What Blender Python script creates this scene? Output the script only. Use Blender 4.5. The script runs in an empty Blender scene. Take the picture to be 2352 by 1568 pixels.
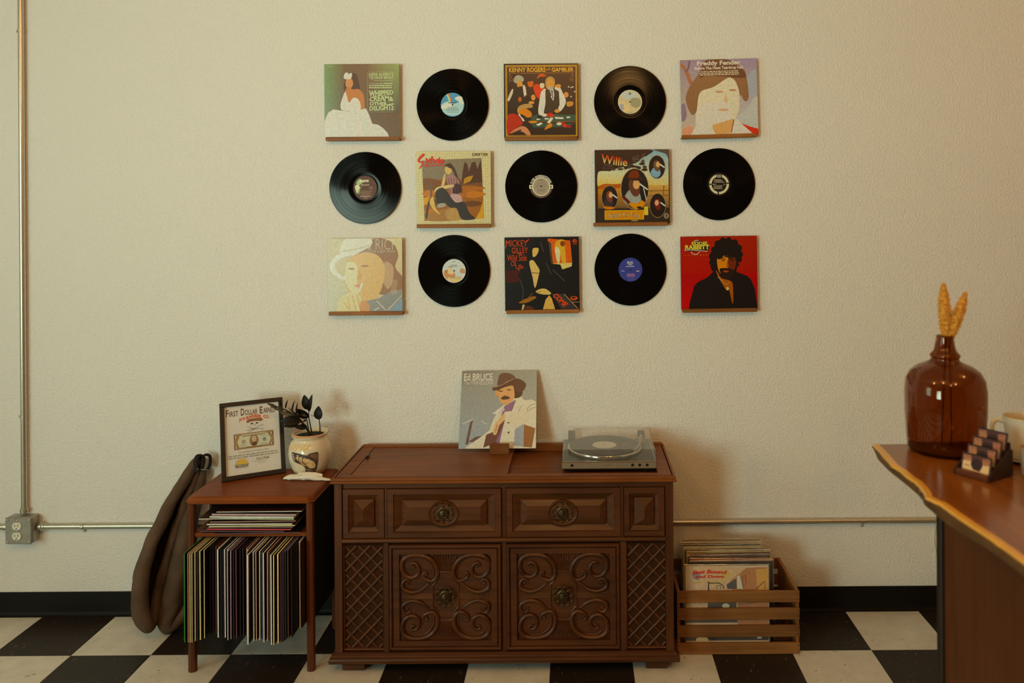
import bpy, bmesh, math, random
from mathutils import Vector, Matrix, Euler

# ------------------------------------------------------------------ camera, light, exposure
FPX, U0, V0, DW, HC, ROLL = 1880.0, 1325.0, 490.0, 3.43, 1.669, math.radians(0.4)
scene = bpy.context.scene
COL = scene.collection
PI = math.pi

cam_d = bpy.data.cameras.new('camera')
cam = bpy.data.objects.new('camera', cam_d)
COL.objects.link(cam)
cam.location = (0, -DW, HC)
cam.rotation_euler = (Matrix.Rotation(PI/2, 3, 'X') @ Matrix.Rotation(-ROLL, 3, 'Z')).to_euler()
cam_d.sensor_width = 36.0
cam_d.sensor_fit = 'HORIZONTAL'
cam_d.lens = 36.0*FPX/2352.0
cam_d.shift_x = (1176.0-U0)/2352.0
cam_d.shift_y = (V0-784.0)/2352.0
cam_d.clip_start = 0.05
cam_d.dof.use_dof = True
cam_d.dof.focus_distance = 3.2
cam_d.dof.aperture_fstop = 2.4
scene.camera = cam

world = bpy.data.worlds.new('world')
scene.world = world
world.use_nodes = True
_bg = world.node_tree.nodes['Background']
_bg.inputs[0].default_value = (1.0, 0.5, 0.18, 1)
_bg.inputs[1].default_value = 0.035

def area_light(name, loc, target, sx, sy, power, color, spread=180):
    l = bpy.data.lights.new(name, 'AREA')
    l.shape = 'RECTANGLE'; l.size = sx; l.size_y = sy
    l.energy = power; l.color = color; l.spread = math.radians(spread)
    o = bpy.data.objects.new(name, l); COL.objects.link(o)
    o.location = loc
    o.rotation_euler = (Vector(target)-Vector(loc)).to_track_quat('-Z', 'Y').to_euler()
    return o

# daylight through the shop window on the left, in front of the wall
area_light('window_daylight', (-4.15, -2.9, 1.65), (-0.6, 0.0, 1.6), 1.8, 1.7, 44, (0.74, 1.0, 0.80))
area_light('shopfront_daylight', (-3.58, -6.5, 1.5), (-0.1, 0.0, 2.3), 1.25, 1.9, 26, (0.74, 1.0, 0.80), 62)
# warm ceiling lamps over the room
for i, (lx_, ly_, pw) in enumerate([(-1.5, -2.9, 15), (-0.2, -3.3, 15), (1.3, -4.05, 17), (2.1, -1.9, 6), (0.5, -4.6, 12)]):
    l = bpy.data.lights.new('ceiling_lamp', 'POINT')
    l.energy = pw*2.2; l.color = (1.0, 0.49, 0.145); l.shadow_soft_size = 0.07
    o = bpy.data.objects.new('ceiling_lamp', l); COL.objects.link(o)
    o.location = (lx_, ly_, 3.0)

cy = scene.cycles
cy.max_bounces = 7; cy.diffuse_bounces = 3; cy.glossy_bounces = 3; cy.transmission_bounces = 7; cy.transparent_max_bounces = 16
vs = scene.view_settings
vs.view_transform = 'Standard'
try: vs.look = 'None'
except Exception: pass
vs.exposure = -0.3
vs.gamma = 1.0
vs.use_curve_mapping = False

# ------------------------------------------------------------------ helpers
CR, SR = math.cos(ROLL), math.sin(ROLL)
def unroll(u, v):
    x, y = u-U0, v-V0
    return x*CR - y*SR, x*SR + y*CR
def at(u, v, Y):
    """the point of the plane at depth Y (0 = wall, negative = into the room) seen at photo position u, v"""
    x, y = unroll(u, v); d = DW+Y
    return Vector((x*d/FPX, Y, HC - y*d/FPX))
def at_z(u, v, z):
    """the point of the horizontal plane z"""
    x, y = unroll(u, v); d = FPX*(HC-z)/y
    return Vector((x*d/FPX, d-DW, z))

def lin(c):
    c = c/255.0
    return c/12.92 if c <= 0.04045 else ((c+0.055)/1.055)**2.4
ILL = (0.62, 0.56, 0.405)
def C(r, g, b, k=1.0):
    """surface colour of something that shows as r, g, b in the photo's light (k = how strongly that spot is lit)"""
    return tuple(min(0.88, lin(c)/(i*k)) for c, i in zip((r, g, b), ILL))

def tag(o, label=None, cat=None, group=None, kind=None):
    if label: o['label'] = label
    if cat: o['category'] = cat
    if group: o['group'] = group
    if kind: o['kind'] = kind
    return o

def thing(name, label, cat, loc=(0, 0, 0), rot=(0, 0, 0), group=None, kind=None):
    o = bpy.data.objects.new(name, None); COL.objects.link(o)
    o.empty_display_size = 0.05
    o.location = loc; o.rotation_euler = rot
    return tag(o, label, cat, group, kind)

def catmull(pts, n=6, closed=False):
    pts = [Vector(p) for p in pts]; out = []
    N = len(pts)
    rng = range(N if closed else N-1)
    for i in rng:
        if closed:
            p0, p1, p2, p3 = pts[(i-1) % N], pts[i], pts[(i+1) % N], pts[(i+2) % N]
        else:
            p0, p1, p2, p3 = pts[max(i-1, 0)], pts[i], pts[i+1], pts[min(i+2, N-1)]
        for k in range(n):
            t = k/n
            out.append(0.5*((2*p1)+(p2-p0)*t+(2*p0-5*p1+4*p2-p3)*t*t+(3*p1-p0-3*p2+p3)*t**3))
    if not closed: out.append(pts[-1].copy())
    return out

class MB:
    def __init__(s): s.v = []; s.f = []; s.c = []
    def add(s, verts, faces):
        b = len(s.v); s.v += [tuple(p) for p in verts]; s.f += [tuple(i+b for i in f) for f in faces]
        return s
    def box(s, x0, x1, y0, y1, z0, z1, bev=0.0, m=None):
        if bev <= 0:
            vs_ = [Vector((x, y, z)) for x in (x0, x1) for y in (y0, y1) for z in (z0, z1)]
            fs = [(0,1,3,2),(4,6,7,5),(0,4,5,1),(2,3,7,6),(0,2,6,4),(1,5,7,3)]
        else:
            b = min(bev, abs(x1-x0)/2.01, abs(y1-y0)/2.01, abs(z1-z0)/2.01)
            bm = bmesh.new()
            bmesh.ops.create_cube(bm, size=1)
            for q in bm.verts:
                q.co = Vector(((x0+x1)/2+q.co.x*(x1-x0), (y0+y1)/2+q.co.y*(y1-y0), (z0+z1)/2+q.co.z*(z1-z0)))
            bmesh.ops.bevel(bm, geom=bm.edges[:], offset=b, segments=1, affect='EDGES')
            bm.verts.index_update()
            vs_ = [q.co.copy() for q in bm.verts]; fs = [tuple(q.index for q in f.verts) for f in bm.faces]
            bm.free()
        if m is not None: vs_ = [m @ p for p in vs_]
        return s.add(vs_, fs)
    def loft(s, loops, cap0=True, cap1=True):
        n = len(loops[0]); vs_ = [p for L in loops for p in L]; fs = []
        for i in range(len(loops)-1):
            for k in range(n):
                a, b = i*n+k, i*n+(k+1) % n
                fs.append((a, b, b+n, a+n))
        if cap0: fs.append(tuple(reversed(range(n))))
        if cap1: fs.append(tuple(range((len(loops)-1)*n, len(loops)*n)))
        return s.add(vs_, fs)
    def tube(s, path, r, n=8, closed=False, flat=1.0, flat_axis=None, caps=True):
        """tube along path; r a number or a list; flat scales it along flat_axis"""
        path = [Vector(p) for p in path]; N = len(path); loops = []
        prev = None
        for i, p in enumerate(path):
            if closed: t = path[(i+1) % N]-path[(i-1) % N]
            else: t = path[min(i+1, N-1)]-path[max(i-1, 0)]
            t = t.normalized() if t.length > 1e-9 else Vector((0, 0, 1))
            if prev is None:
                a = Vector((0, 0, 1)) if abs(t.z) < 0.9 else Vector((1, 0, 0))
                nx = t.cross(a).normalized()
            else:
                nx = (prev - t*prev.dot(t))
                nx = nx.normalized() if nx.length > 1e-6 else prev
            prev = nx; ny = t.cross(nx)
            rr = r[i] if isinstance(r, (list, tuple)) else r
            L = []
            for k in range(n):
                a = 2*PI*k/n; q = nx*math.cos(a)*rr + ny*math.sin(a)*rr
                if flat_axis is not None:
                    fa = Vector(flat_axis); q = q - fa*q.dot(fa)*(1-flat)
                L.append(p+q)
            loops.append(L)
        if closed: loops.append(loops[0])
        return s.loft(loops, caps and not closed, caps and not closed)
    def lathe(s, prof, n=32, centre=(0, 0, 0), axis='Z', cap0=False, cap1=False):
        c = Vector(centre); loops = []
        for r, h in prof:
            L = []
            for k in range(n):
                a = 2*PI*k/n
                if axis == 'Z': L.append(c+Vector((r*math.cos(a), r*math.sin(a), h)))
                elif axis == 'Y': L.append(c+Vector((r*math.cos(a), h, r*math.sin(a))))
                else: L.append(c+Vector((h, r*math.cos(a), r*math.sin(a))))
            loops.append(L)
        return s.loft(loops, cap0, cap1)
    def ball(s, c, r, n=8, m=5, sc=(1, 1, 1)):
        prof = [(r*math.sin(PI*i/m), -r*math.cos(PI*i/m)) for i in range(m+1)]
        c = Vector(c); loops = []
        for rr, h in prof:
            rr = max(rr, r*0.02)
            loops.append([c+Vector((rr*math.cos(2*PI*k/n)*sc[0], rr*math.sin(2*PI*k/n)*sc[1], h*sc[2])) for k in range(n)])
        return s.loft(loops, True, True)
    def build(s, name, mat, parent=None, smooth=False, loc=None, angle=40):
        me = bpy.data.meshes.new(name)
        me.from_pydata(s.v, [], s.f)
        bm = bmesh.new(); bm.from_mesh(me)
        bmesh.ops.recalc_face_normals(bm, faces=bm.faces[:])
        if smooth:
            for f in bm.faces: f.smooth = True
            for e in bm.edges:
                if len(e.link_faces) == 2 and e.calc_face_angle(0) > math.radians(angle): e.smooth = False
        bm.to_mesh(me); bm.free()
        me.materials.append(mat)
        return link(name, me, parent, loc)

def face_material(o, mat, test):
    """second material on the faces whose normal passes the test"""
    o.data.materials.append(mat)
    for pl in o.data.polygons:
        if test(pl.normal): pl.material_index = 1
    return o

def link(name, me, parent=None, loc=None):
    o = bpy.data.objects.new(name, me); COL.objects.link(o)
    if parent is not None: o.parent = parent
    if loc is not None: o.location = loc
    return o

def copy_tree(o, parent=None):
    c = o.copy(); COL.objects.link(c)
    if parent is not None: c.parent = parent
    for ch in list(o.children): copy_tree(ch, c)
    return c

# ------------------------------------------------------------------ materials
def new_mat(name):
    m = bpy.data.materials.new(name); m.use_nodes = True
    nt = m.node_tree
    return m, nt, nt.nodes['Principled BSDF']
def N(nt, t, **kw):
    n = nt.nodes.new(t)
    for k, v in kw.items(): setattr(n, k, v)
    return n
def plain(name, col, rough=0.5, metal=0.0, spec=0.5, var=0.10, vscale=30, bump=0.0, bscale=200, coat=0.0):
    """one colour with faint mottling, and fine relief if asked"""
    m, nt, p = new_mat(name)
    tc = N(nt, 'ShaderNodeTexCoord'); no = N(nt, 'ShaderNodeTexNoise')
    no.inputs['Scale'].default_value = vscale; no.inputs['Detail'].default_value = 4
    nt.links.new(tc.outputs['Object'], no.inputs['Vector'])
    mx = N(nt, 'ShaderNodeMix', data_type='RGBA')
    mx.inputs[6].default_value = (*[c*(1-var) for c in col], 1); mx.inputs[7].default_value = (*[min(1, c*(1+var)) for c in col], 1)
    nt.links.new(no.outputs['Fac'], mx.inputs[0]); nt.links.new(mx.outputs[2], p.inputs['Base Color'])
    p.inputs['Roughness'].default_value = rough; p.inputs['Metallic'].default_value = metal
    p.inputs['Specular IOR Level'].default_value = spec
    p.inputs['Coat Weight'].default_value = coat; p.inputs['Coat Roughness'].default_value = 0.12
    if bump > 0:
        n2 = N(nt, 'ShaderNodeTexNoise'); n2.inputs['Scale'].default_value = bscale; n2.inputs['Detail'].default_value = 3
        nt.links.new(tc.outputs['Object'], n2.inputs['Vector'])
        b = N(nt, 'ShaderNodeBump'); b.inputs['Strength'].default_value = bump; b.inputs['Distance'].default_value = 0.002
        nt.links.new(n2.outputs['Fac'], b.inputs['Height']); nt.links.new(b.outputs['Normal'], p.inputs['Normal'])
    return m

def wood(name, dark, light, grain='X', scale=1.0, rough=0.35, coat=0.2, rand=0.0, contrast=1.0, bump=0.08, spec=0.3):
    m, nt, p = new_mat(name)
    p.inputs['Specular IOR Level'].default_value = spec
    tc = N(nt, 'ShaderNodeTexCoord'); mp = N(nt, 'ShaderNodeMapping')
    long_, cross = 3.0*scale, 55.0*scale
    sc = {'X': (long_, cross, cross), 'Y': (cross, long_, cross), 'Z': (cross, cross, long_)}[grain]
    mp.inputs['Scale'].default_value = sc
    oi = N(nt, 'ShaderNodeObjectInfo')
    va = N(nt, 'ShaderNodeVectorMath', operation='ADD')
    vm = N(nt, 'ShaderNodeVectorMath', operation='SCALE'); vm.inputs[0].default_value = (7, 5, 3)
    nt.links.new(oi.outputs['Random'], vm.inputs['Scale'])
    nt.links.new(tc.outputs['Object'], va.inputs[0]); nt.links.new(vm.outputs[0], va.inputs[1])
    nt.links.new(va.outputs[0], mp.inputs['Vector'])
    n1 = N(nt, 'ShaderNodeTexNoise'); n1.inputs['Scale'].default_value = 1.0; n1.inputs['Detail'].default_value = 6; n1.inputs['Distortion'].default_value = 0.6
    nt.links.new(mp.outputs[0], n1.inputs['Vector'])
    n2 = N(nt, 'ShaderNodeTexNoise'); n2.inputs['Scale'].default_value = 4.0*scale; n2.inputs['Detail'].default_value = 3
    nt.links.new(va.outputs[0], n2.inputs['Vector'])
    ad = N(nt, 'ShaderNodeMath', operation='MULTIPLY_ADD'); ad.inputs[1].default_value = 0.45; 
    nt.links.new(n2.outputs['Fac'], ad.inputs[0]); 
    ml = N(nt, 'ShaderNodeMath', operation='MULTIPLY'); ml.inputs[1].default_value = 0.6
    nt.links.new(n1.outputs['Fac'], ml.inputs[0]); nt.links.new(ml.outputs[0], ad.inputs[2])
    rp = N(nt, 'ShaderNodeValToRGB')
    w = 0.2/contrast
    rp.color_ramp.elements[0].position = 0.52-w; rp.color_ramp.elements[0].color = (*dark, 1)
    rp.color_ramp.elements[1].position = 0.52+w; rp.color_ramp.elements[1].color = (*light, 1)
    nt.links.new(ad.outputs[0], rp.inputs['Fac'])
    out = rp.outputs['Color']
    if rand > 0:
        hv = N(nt, 'ShaderNodeHueSaturation')
        mr = N(nt, 'ShaderNodeMapRange'); mr.inputs[3].default_value = 1-rand; mr.inputs[4].default_value = 1+rand
        nt.links.new(oi.outputs['Random'], mr.inputs[0]); nt.links.new(mr.outputs[0], hv.inputs['Value'])
        nt.links.new(out, hv.inputs['Color']); out = hv.outputs['Color']
    nt.links.new(out, p.inputs['Base Color'])
    p.inputs['Roughness'].default_value = rough
    p.inputs['Coat Weight'].default_value = coat; p.inputs['Coat Roughness'].default_value = 0.18
    if bump > 0:
        b = N(nt, 'ShaderNodeBump'); b.inputs['Strength'].default_value = bump; b.inputs['Distance'].default_value = 0.001
        nt.links.new(n1.outputs['Fac'], b.inputs['Height']); nt.links.new(b.outputs['Normal'], p.inputs['Normal'])
    return m

def print_mat(name, rough=0.3, spec=0.5, grain=0.12, gscale=90, lum=1.0, sat=1.0):
    m, nt, p = new_mat(name)
    at_ = N(nt, 'ShaderNodeAttribute', attribute_name='Col')
    tc = N(nt, 'ShaderNodeTexCoord'); no = N(nt, 'ShaderNodeTexNoise'); no.inputs['Scale'].default_value = gscale; no.inputs['Detail'].default_value = 5
    nt.links.new(tc.outputs['Object'], no.inputs['Vector'])
    mr = N(nt, 'ShaderNodeMapRange'); mr.inputs[3].default_value = lum*(1-grain*2); mr.inputs[4].default_value = lum*(1+grain*2)
    nt.links.new(no.outputs['Fac'], mr.inputs[0])
    hs = N(nt, 'ShaderNodeHueSaturation'); hs.inputs['Saturation'].default_value = sat; nt.links.new(mr.outputs[0], hs.inputs['Value']); nt.links.new(at_.outputs['Color'], hs.inputs['Color'])
    nt.links.new(hs.outputs['Color'], p.inputs['Base Color'])
    p.inputs['Roughness'].default_value = rough; p.inputs['Specular IOR Level'].default_value = spec
    return m

def clear_mat(name, tint=(1, 1, 1), haze=0.05, rough=0.05, ior=1.45, hazecol=(0.8, 0.75, 0.65)):
    """thin clear plastic: lets light straight through, mirrors by Fresnel, a pale haze painted in for sheen"""
    m = bpy.data.materials.new(name); m.use_nodes = True; nt = m.node_tree
    for n in list(nt.nodes): nt.nodes.remove(n)
    out = N(nt, 'ShaderNodeOutputMaterial'); tr = N(nt, 'ShaderNodeBsdfTransparent'); tr.inputs[0].default_value = (*tint, 1)
    gl = N(nt, 'ShaderNodeBsdfGlossy'); gl.inputs['Roughness'].default_value = rough; gl.inputs['Color'].default_value = (1, 1, 1, 1)
    df = N(nt, 'ShaderNodeBsdfDiffuse'); df.inputs[0].default_value = (*hazecol, 1)
    no = N(nt, 'ShaderNodeTexNoise'); no.inputs['Scale'].default_value = 40
    tc = N(nt, 'ShaderNodeTexCoord'); nt.links.new(tc.outputs['Object'], no.inputs['Vector'])
    mh = N(nt, 'ShaderNodeMath', operation='MULTIPLY'); mh.inputs[1].default_value = haze*2; nt.links.new(no.outputs['Fac'], mh.inputs[0])
    m1 = N(nt, 'ShaderNodeMixShader'); nt.links.new(mh.outputs[0], m1.inputs[0]); nt.links.new(tr.outputs[0], m1.inputs[1]); nt.links.new(df.outputs[0], m1.inputs[2])
    lw = N(nt, 'ShaderNodeLayerWeight'); lw.inputs['Blend'].default_value = 0.5
    pw = N(nt, 'ShaderNodeMath', operation='POWER'); pw.inputs[1].default_value = 5.0; nt.links.new(lw.outputs['Facing'], pw.inputs[0])
    fr = N(nt, 'ShaderNodeMath', operation='MULTIPLY_ADD'); fr.inputs[1].default_value = 0.95; fr.inputs[2].default_value = ((ior-1)/(ior+1))**2; nt.links.new(pw.outputs[0], fr.inputs[0])
    m2 = N(nt, 'ShaderNodeMixShader'); nt.links.new(fr.outputs[0], m2.inputs[0]); nt.links.new(m1.outputs[0], m2.inputs[1]); nt.links.new(gl.outputs[0], m2.inputs[2])
    nt.links.new(m2.outputs[0], out.inputs[0])
    return m

# ------------------------------------------------------------------ flat print (covers, labels, papers)
_tcache = {}
def text_mesh(body, bold=0.0, spacing=1.0):
    key = (body, bold, spacing)
    if key not in _tcache:
        cu = bpy.data.curves.new('lettering', 'FONT'); cu.body = body; cu.size = 1.0; cu.resolution_u = 3
        cu.offset = bold; cu.space_character = spacing
        o = bpy.data.objects.new('lettering', cu)
        me = bpy.data.meshes.new_from_object(o)
        vv = [(q.co.x, q.co.y) for q in me.vertices]; ff = [tuple(pl.vertices) for pl in me.polygons]
        bpy.data.objects.remove(o); bpy.data.curves.remove(cu); bpy.data.meshes.remove(me)
        xs = [a for a, b in vv]; ys = [b for a, b in vv]
        x0, x1, y0, y1 = min(xs), max(xs), min(ys), max(ys)
        _tcache[key] = ([((a-x0)/(x1-x0), (b-y0)/(y1-y0)) for a, b in vv], ff)
    return _tcache[key]

class Print:
    """shapes laid one over the other on a sheet W x H metres; coordinates in units of a box (ox, oy, w, h), y down"""
    DZ = 2.2e-5
    def __init__(s, W, H, ox=0, oy=0, w=1, h=1, mapping=None):
        s.W, s.H, s.b = W, H, (ox, oy, w, h); s.v = []; s.f = []; s.c = []; s.k = 0; s.map = mapping; s.clip = True
    def _p(s, x, y):
        ox, oy, w, h = s.b
        X, Y = (x-ox)/w, (y-oy)/h
        if s.clip: X = min(max(X, 0.0), 1.0); Y = min(max(Y, 0.0), 1.0)
        dz = s.k*s.DZ
        if s.map: return s.map(X, Y, dz)
        return ((X-0.5)*s.W, -dz, (0.5-Y)*s.H)
    def raw(s, pts, faces, col):
        b = len(s.v); s.v += [s._p(*q[:2]) for q in pts]
        for f in faces:
            s.f.append(tuple(i+b for i in f))
            s.c += [(col[i] if isinstance(col, dict) else col) for i in f] if isinstance(col, dict) else [col]*len(f)
        s.k += 1
    def fill(s, col):
        ox, oy, w, h = s.b; s.rect(ox, oy, ox+w, oy+h, col)
    def rect(s, x0, y0, x1, y1, col): s.raw([(x0, y0), (x0, y1), (x1, y1), (x1, y0)], [(0, 1, 2, 3)], col)
    def grad(s, x0, y0, x1, y1, tl, tr, bl, br, n=6):
        pts, fs, cd = [], [], {}
        for j in range(n+1):
            for i in range(n+1):
                a, b = i/n, j/n; pts.append((x0+(x1-x0)*a, y0+(y1-y0)*b))
                cd[j*(n+1)+i] = tuple((tl[q]*(1-a)+tr[q]*a)*(1-b)+(bl[q]*(1-a)+br[q]*a)*b for q in range(3))
        for j in range(n):
            for i in range(n):
                a = j*(n+1)+i; fs.append((a, a+n+1, a+n+2, a+1))
        s.raw(pts, fs, cd)
    def poly(s, pts, col, smooth=False):
        if smooth: pts = [(p.x, p.y) for p in catmull([(x, y, 0) for x, y in pts], 5, True)]
        ar = sum(pts[i][0]*pts[(i+1) % len(pts)][1]-pts[(i+1) % len(pts)][0]*pts[i][1] for i in range(len(pts)))
        if ar > 0: pts = pts[::-1]
        s.raw(pts, [tuple(range(len(pts)))], col)
    def blob(s, pts, col): s.poly(pts, col, True)
    def ell(s, cx, cy, rx, ry, col, rot=0, n=22):
        c, q = math.cos(rot), math.sin(rot)
        s.poly([(cx+rx*math.cos(a)*c-ry*math.sin(a)*q, cy+rx*math.cos(a)*q+ry*math.sin(a)*c) for a in [2*PI*k/n for k in range(n)]], col)
    def ring(s, cx, cy, rx, ry, w, col, a0=0, a1=2*PI, n=28):
        pts, fs = [], []
        for k in range(n+1):
            a = a0+(a1-a0)*k/n
            pts += [(cx+rx*math.cos(a), cy+ry*math.sin(a)), (cx+(rx-w)*math.cos(a), cy+(ry-w)*math.sin(a))]
        for k in range(n): fs.append((2*k, 2*k+1, 2*k+3, 2*k+2))
        s.raw(pts, fs, col)
    def line(s, pts, w, col, smooth=False):
        if smooth: pts = [(p.x, p.y) for p in catmull([(x, y, 0) for x, y in pts], 5)]
        vv, fs = [], []
        for i, p in enumerate(pts):
            a = pts[max(i-1, 0)]; b = pts[min(i+1, len(pts)-1)]
            dx, dy = b[0]-a[0], b[1]-a[1]; L = math.hypot(dx, dy) or 1
            ww = w[i*len(w)//len(pts)] if isinstance(w, (list, tuple)) else w
            nx, ny = -dy/L*ww/2, dx/L*ww/2
            vv += [(p[0]+nx, p[1]+ny), (p[0]-nx, p[1]-ny)]
        for i in range(len(pts)-1): fs.append((2*i, 2*i+1, 2*i+3, 2*i+2))
        s.raw(vv, fs, col)
    def text(s, body, x0, y0, x1, y1, col, bold=0.0, warp=None, spacing=1.0):
        vv, ff = text_mesh(body, bold, spacing)
        pts = []
        for a, b in vv:
            if warp: pts.append(warp(a, b))
            else: pts.append((x0+(x1-x0)*a, y1-(y1-y0)*b))
        s.raw(pts, ff, col)
    def micro(s, x0, x1, ys, hgt, col, seed=1, align='l'):
        """rows of print too small to read"""
        r = random.Random(seed); pts, fs = [], []
        for y in ys:
            e = x1-(x1-x0)*r.random()*0.3; x = x0
            if align == 'c': d = (x1-e)/2; x += d; e = x1-d
            while x < e:
                w = (x1-x0)*(0.03+0.07*r.random()); b = len(pts)
                w = min(w, e-x)
                pts += [(x, y), (x, y+hgt), (x+w, y+hgt), (x+w, y)]; fs.append((b, b+1, b+2, b+3)); x += w+(x1-x0)*0.018
        s.raw(pts, fs, col)
    def build(s, name, mat, parent, loc=None, rot=None):
        me = bpy.data.meshes.new(name); me.from_pydata(s.v, [], s.f)
        ca = me.color_attributes.new('Col', 'FLOAT_COLOR', 'CORNER')
        for i, c in enumerate(s.c): ca.data[i].color = (c[0], c[1], c[2], 1)
        me.materials.append(mat)
        o = link(name, me, parent, loc)
        if rot: o.rotation_euler = rot
        return o
# ================================================================== materials of the place
def wall_material():
    m, nt, p = new_mat('stucco_paint')
    tc = N(nt, 'ShaderNodeTexCoord')
    base = C(196, 189, 162)
    n0 = N(nt, 'ShaderNodeTexNoise'); n0.inputs['Scale'].default_value = 1.3; n0.inputs['Detail'].default_value = 5
    nt.links.new(tc.outputs['Object'], n0.inputs['Vector'])
    mx = N(nt, 'ShaderNodeMix', data_type='RGBA')
    mx.inputs[6].default_value = (base[0]*0.97, base[1]*0.965, base[2]*0.94, 1); mx.inputs[7].default_value = (base[0]*1.02, base[1]*1.02, base[2]*1.04, 1)
    nt.links.new(n0.outputs['Fac'], mx.inputs[0]); nt.links.new(mx.outputs[2], p.inputs['Base Color'])
    p.inputs['Roughness'].default_value = 0.62; p.inputs['Specular IOR Level'].default_value = 0.3
    n1 = N(nt, 'ShaderNodeTexNoise'); n1.inputs['Scale'].default_value = 112; n1.inputs['Detail'].default_value = 3; n1.inputs['Roughness'].default_value = 0.5
    n2 = N(nt, 'ShaderNodeTexNoise'); n2.inputs['Scale'].default_value = 190; n2.inputs['Detail'].default_value = 1
    nt.links.new(tc.outputs['Object'], n1.inputs['Vector']); nt.links.new(tc.outputs['Object'], n2.inputs['Vector'])
    ad = N(nt, 'ShaderNodeMath', operation='MULTIPLY_ADD'); ad.inputs[1].default_value = 0.35
    nt.links.new(n2.outputs['Fac'], ad.inputs[0]); nt.links.new(n1.outputs['Fac'], ad.inputs[2])
    b = N(nt, 'ShaderNodeBump'); b.inputs['Strength'].default_value = 0.75; b.inputs['Distance'].default_value = 0.0055
    nt.links.new(ad.outputs[0], b.inputs['Height']); nt.links.new(b.outputs['Normal'], p.inputs['Normal'])
    return m
M_WALL = wall_material()

def tile_material(name, base, fleck, rough):
    m, nt, p = new_mat(name)
    tc = N(nt, 'ShaderNodeTexCoord'); oi = N(nt, 'ShaderNodeObjectInfo')
    vm = N(nt, 'ShaderNodeVectorMath', operation='SCALE'); vm.inputs[0].default_value = (9, 7, 5); nt.links.new(oi.outputs['Random'], vm.inputs['Scale'])
    va = N(nt, 'ShaderNodeVectorMath', operation='ADD'); nt.links.new(tc.outputs['Object'], va.inputs[0]); nt.links.new(vm.outputs[0], va.inputs[1])
    mp = N(nt, 'ShaderNodeMapping'); mp.inputs['Scale'].default_value = (45, 85, 1); mp.inputs['Rotation'].default_value = (0, 0, 0.3)
    nt.links.new(va.outputs[0], mp.inputs['Vector'])
    n1 = N(nt, 'ShaderNodeTexNoise'); n1.inputs['Scale'].default_value = 1; n1.inputs['Detail'].default_value = 2; nt.links.new(mp.outputs[0], n1.inputs['Vector'])
    rp = N(nt, 'ShaderNodeValToRGB'); rp.color_ramp.elements[0].position = 0.68; rp.color_ramp.elements[1].position = 0.74
    rp.color_ramp.elements[0].color = (0, 0, 0, 1); nt.links.new(n1.outputs['Fac'], rp.inputs['Fac'])
    n2 = N(nt, 'ShaderNodeTexNoise'); n2.inputs['Scale'].default_value = 14; n2.inputs['Detail'].default_value = 5; nt.links.new(va.outputs[0], n2.inputs['Vector'])
    m0 = N(nt, 'ShaderNodeMix', data_type='RGBA'); m0.inputs[6].default_value = (*[c*0.8 for c in base], 1); m0.inputs[7].default_value = (*[c*1.2 for c in base], 1)
    nt.links.new(n2.outputs['Fac'], m0.inputs[0])
    mx = N(nt, 'ShaderNodeMix', data_type='RGBA'); nt.links.new(rp.outputs['Color'], mx.inputs[0]); nt.links.new(m0.outputs[2], mx.inputs[6]); mx.inputs[7].default_value = (*fleck, 1)
    nt.links.new(mx.outputs[2], p.inputs['Base Color'])
    p.inputs['Roughness'].default_value = rough; p.inputs['Specular IOR Level'].default_value = 0.22
    return m
M_TILEW = tile_material('cream_vinyl_tile', (0.76, 0.75, 0.70), (0.34, 0.25, 0.16), 0.42)
M_TILEB = tile_material('black_vinyl_tile', (0.026, 0.018, 0.0145), (0.20, 0.15, 0.12), 0.42)
M_BASE = plain('black_rubber_base', (0.008, 0.006, 0.005), 0.5, spec=0.15, var=0.2, vscale=4)
M_CEIL = plain('ceiling_paint', (0.62, 0.58, 0.50), 0.8)
M_STEEL = plain('galvanised_steel', (0.62, 0.58, 0.50), 0.34, metal=0.9, var=0.12, vscale=60)
M_ZINC = plain('zinc_box', (0.42, 0.40, 0.36), 0.45, metal=0.75, var=0.25, vscale=45)
M_IVORY = plain('ivory_plastic', (0.88, 0.86, 0.78), 0.35)
M_BLACK = plain('black_plastic', (0.012, 0.011, 0.010), 0.35, var=0.2)
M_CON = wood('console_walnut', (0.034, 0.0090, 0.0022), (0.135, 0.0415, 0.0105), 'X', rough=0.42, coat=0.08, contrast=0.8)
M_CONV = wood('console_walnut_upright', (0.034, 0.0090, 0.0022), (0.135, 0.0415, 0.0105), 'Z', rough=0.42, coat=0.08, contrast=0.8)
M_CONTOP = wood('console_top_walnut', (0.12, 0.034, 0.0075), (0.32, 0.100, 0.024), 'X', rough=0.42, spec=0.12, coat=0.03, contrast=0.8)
M_CAB = wood('cabinet_mahogany', (0.12, 0.026, 0.005), (0.32, 0.082, 0.015), 'X', rough=0.42, spec=0.12, coat=0.03, contrast=0.8)
M_CABV = wood('cabinet_mahogany_upright', (0.055, 0.014, 0.0045), (0.15, 0.042, 0.012), 'Z', rough=0.4, coat=0.08)
M_CABIN = plain('cabinet_inside_shade', (0.012, 0.009, 0.007), 0.7)  # near-black: the shade inside the cabinet is put into the colour
M_LEDGE = wood('ledge_pine', (0.16, 0.050, 0.010), (0.40, 0.155, 0.035), 'X', rough=0.5, coat=0.05, rand=0.25)
M_CRATE = wood('crate_pine', (0.15, 0.055, 0.015), (0.36, 0.155, 0.045), 'X', rough=0.6, coat=0.0, rand=0.22)
M_CRATEY = wood('crate_pine_side', (0.15, 0.055, 0.015), (0.36, 0.155, 0.045), 'Y', rough=0.6, coat=0.0, rand=0.22)
M_BRASS = plain('aged_brass', (0.085, 0.055, 0.026), 0.38, metal=0.85, var=0.45, vscale=120)
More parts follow.
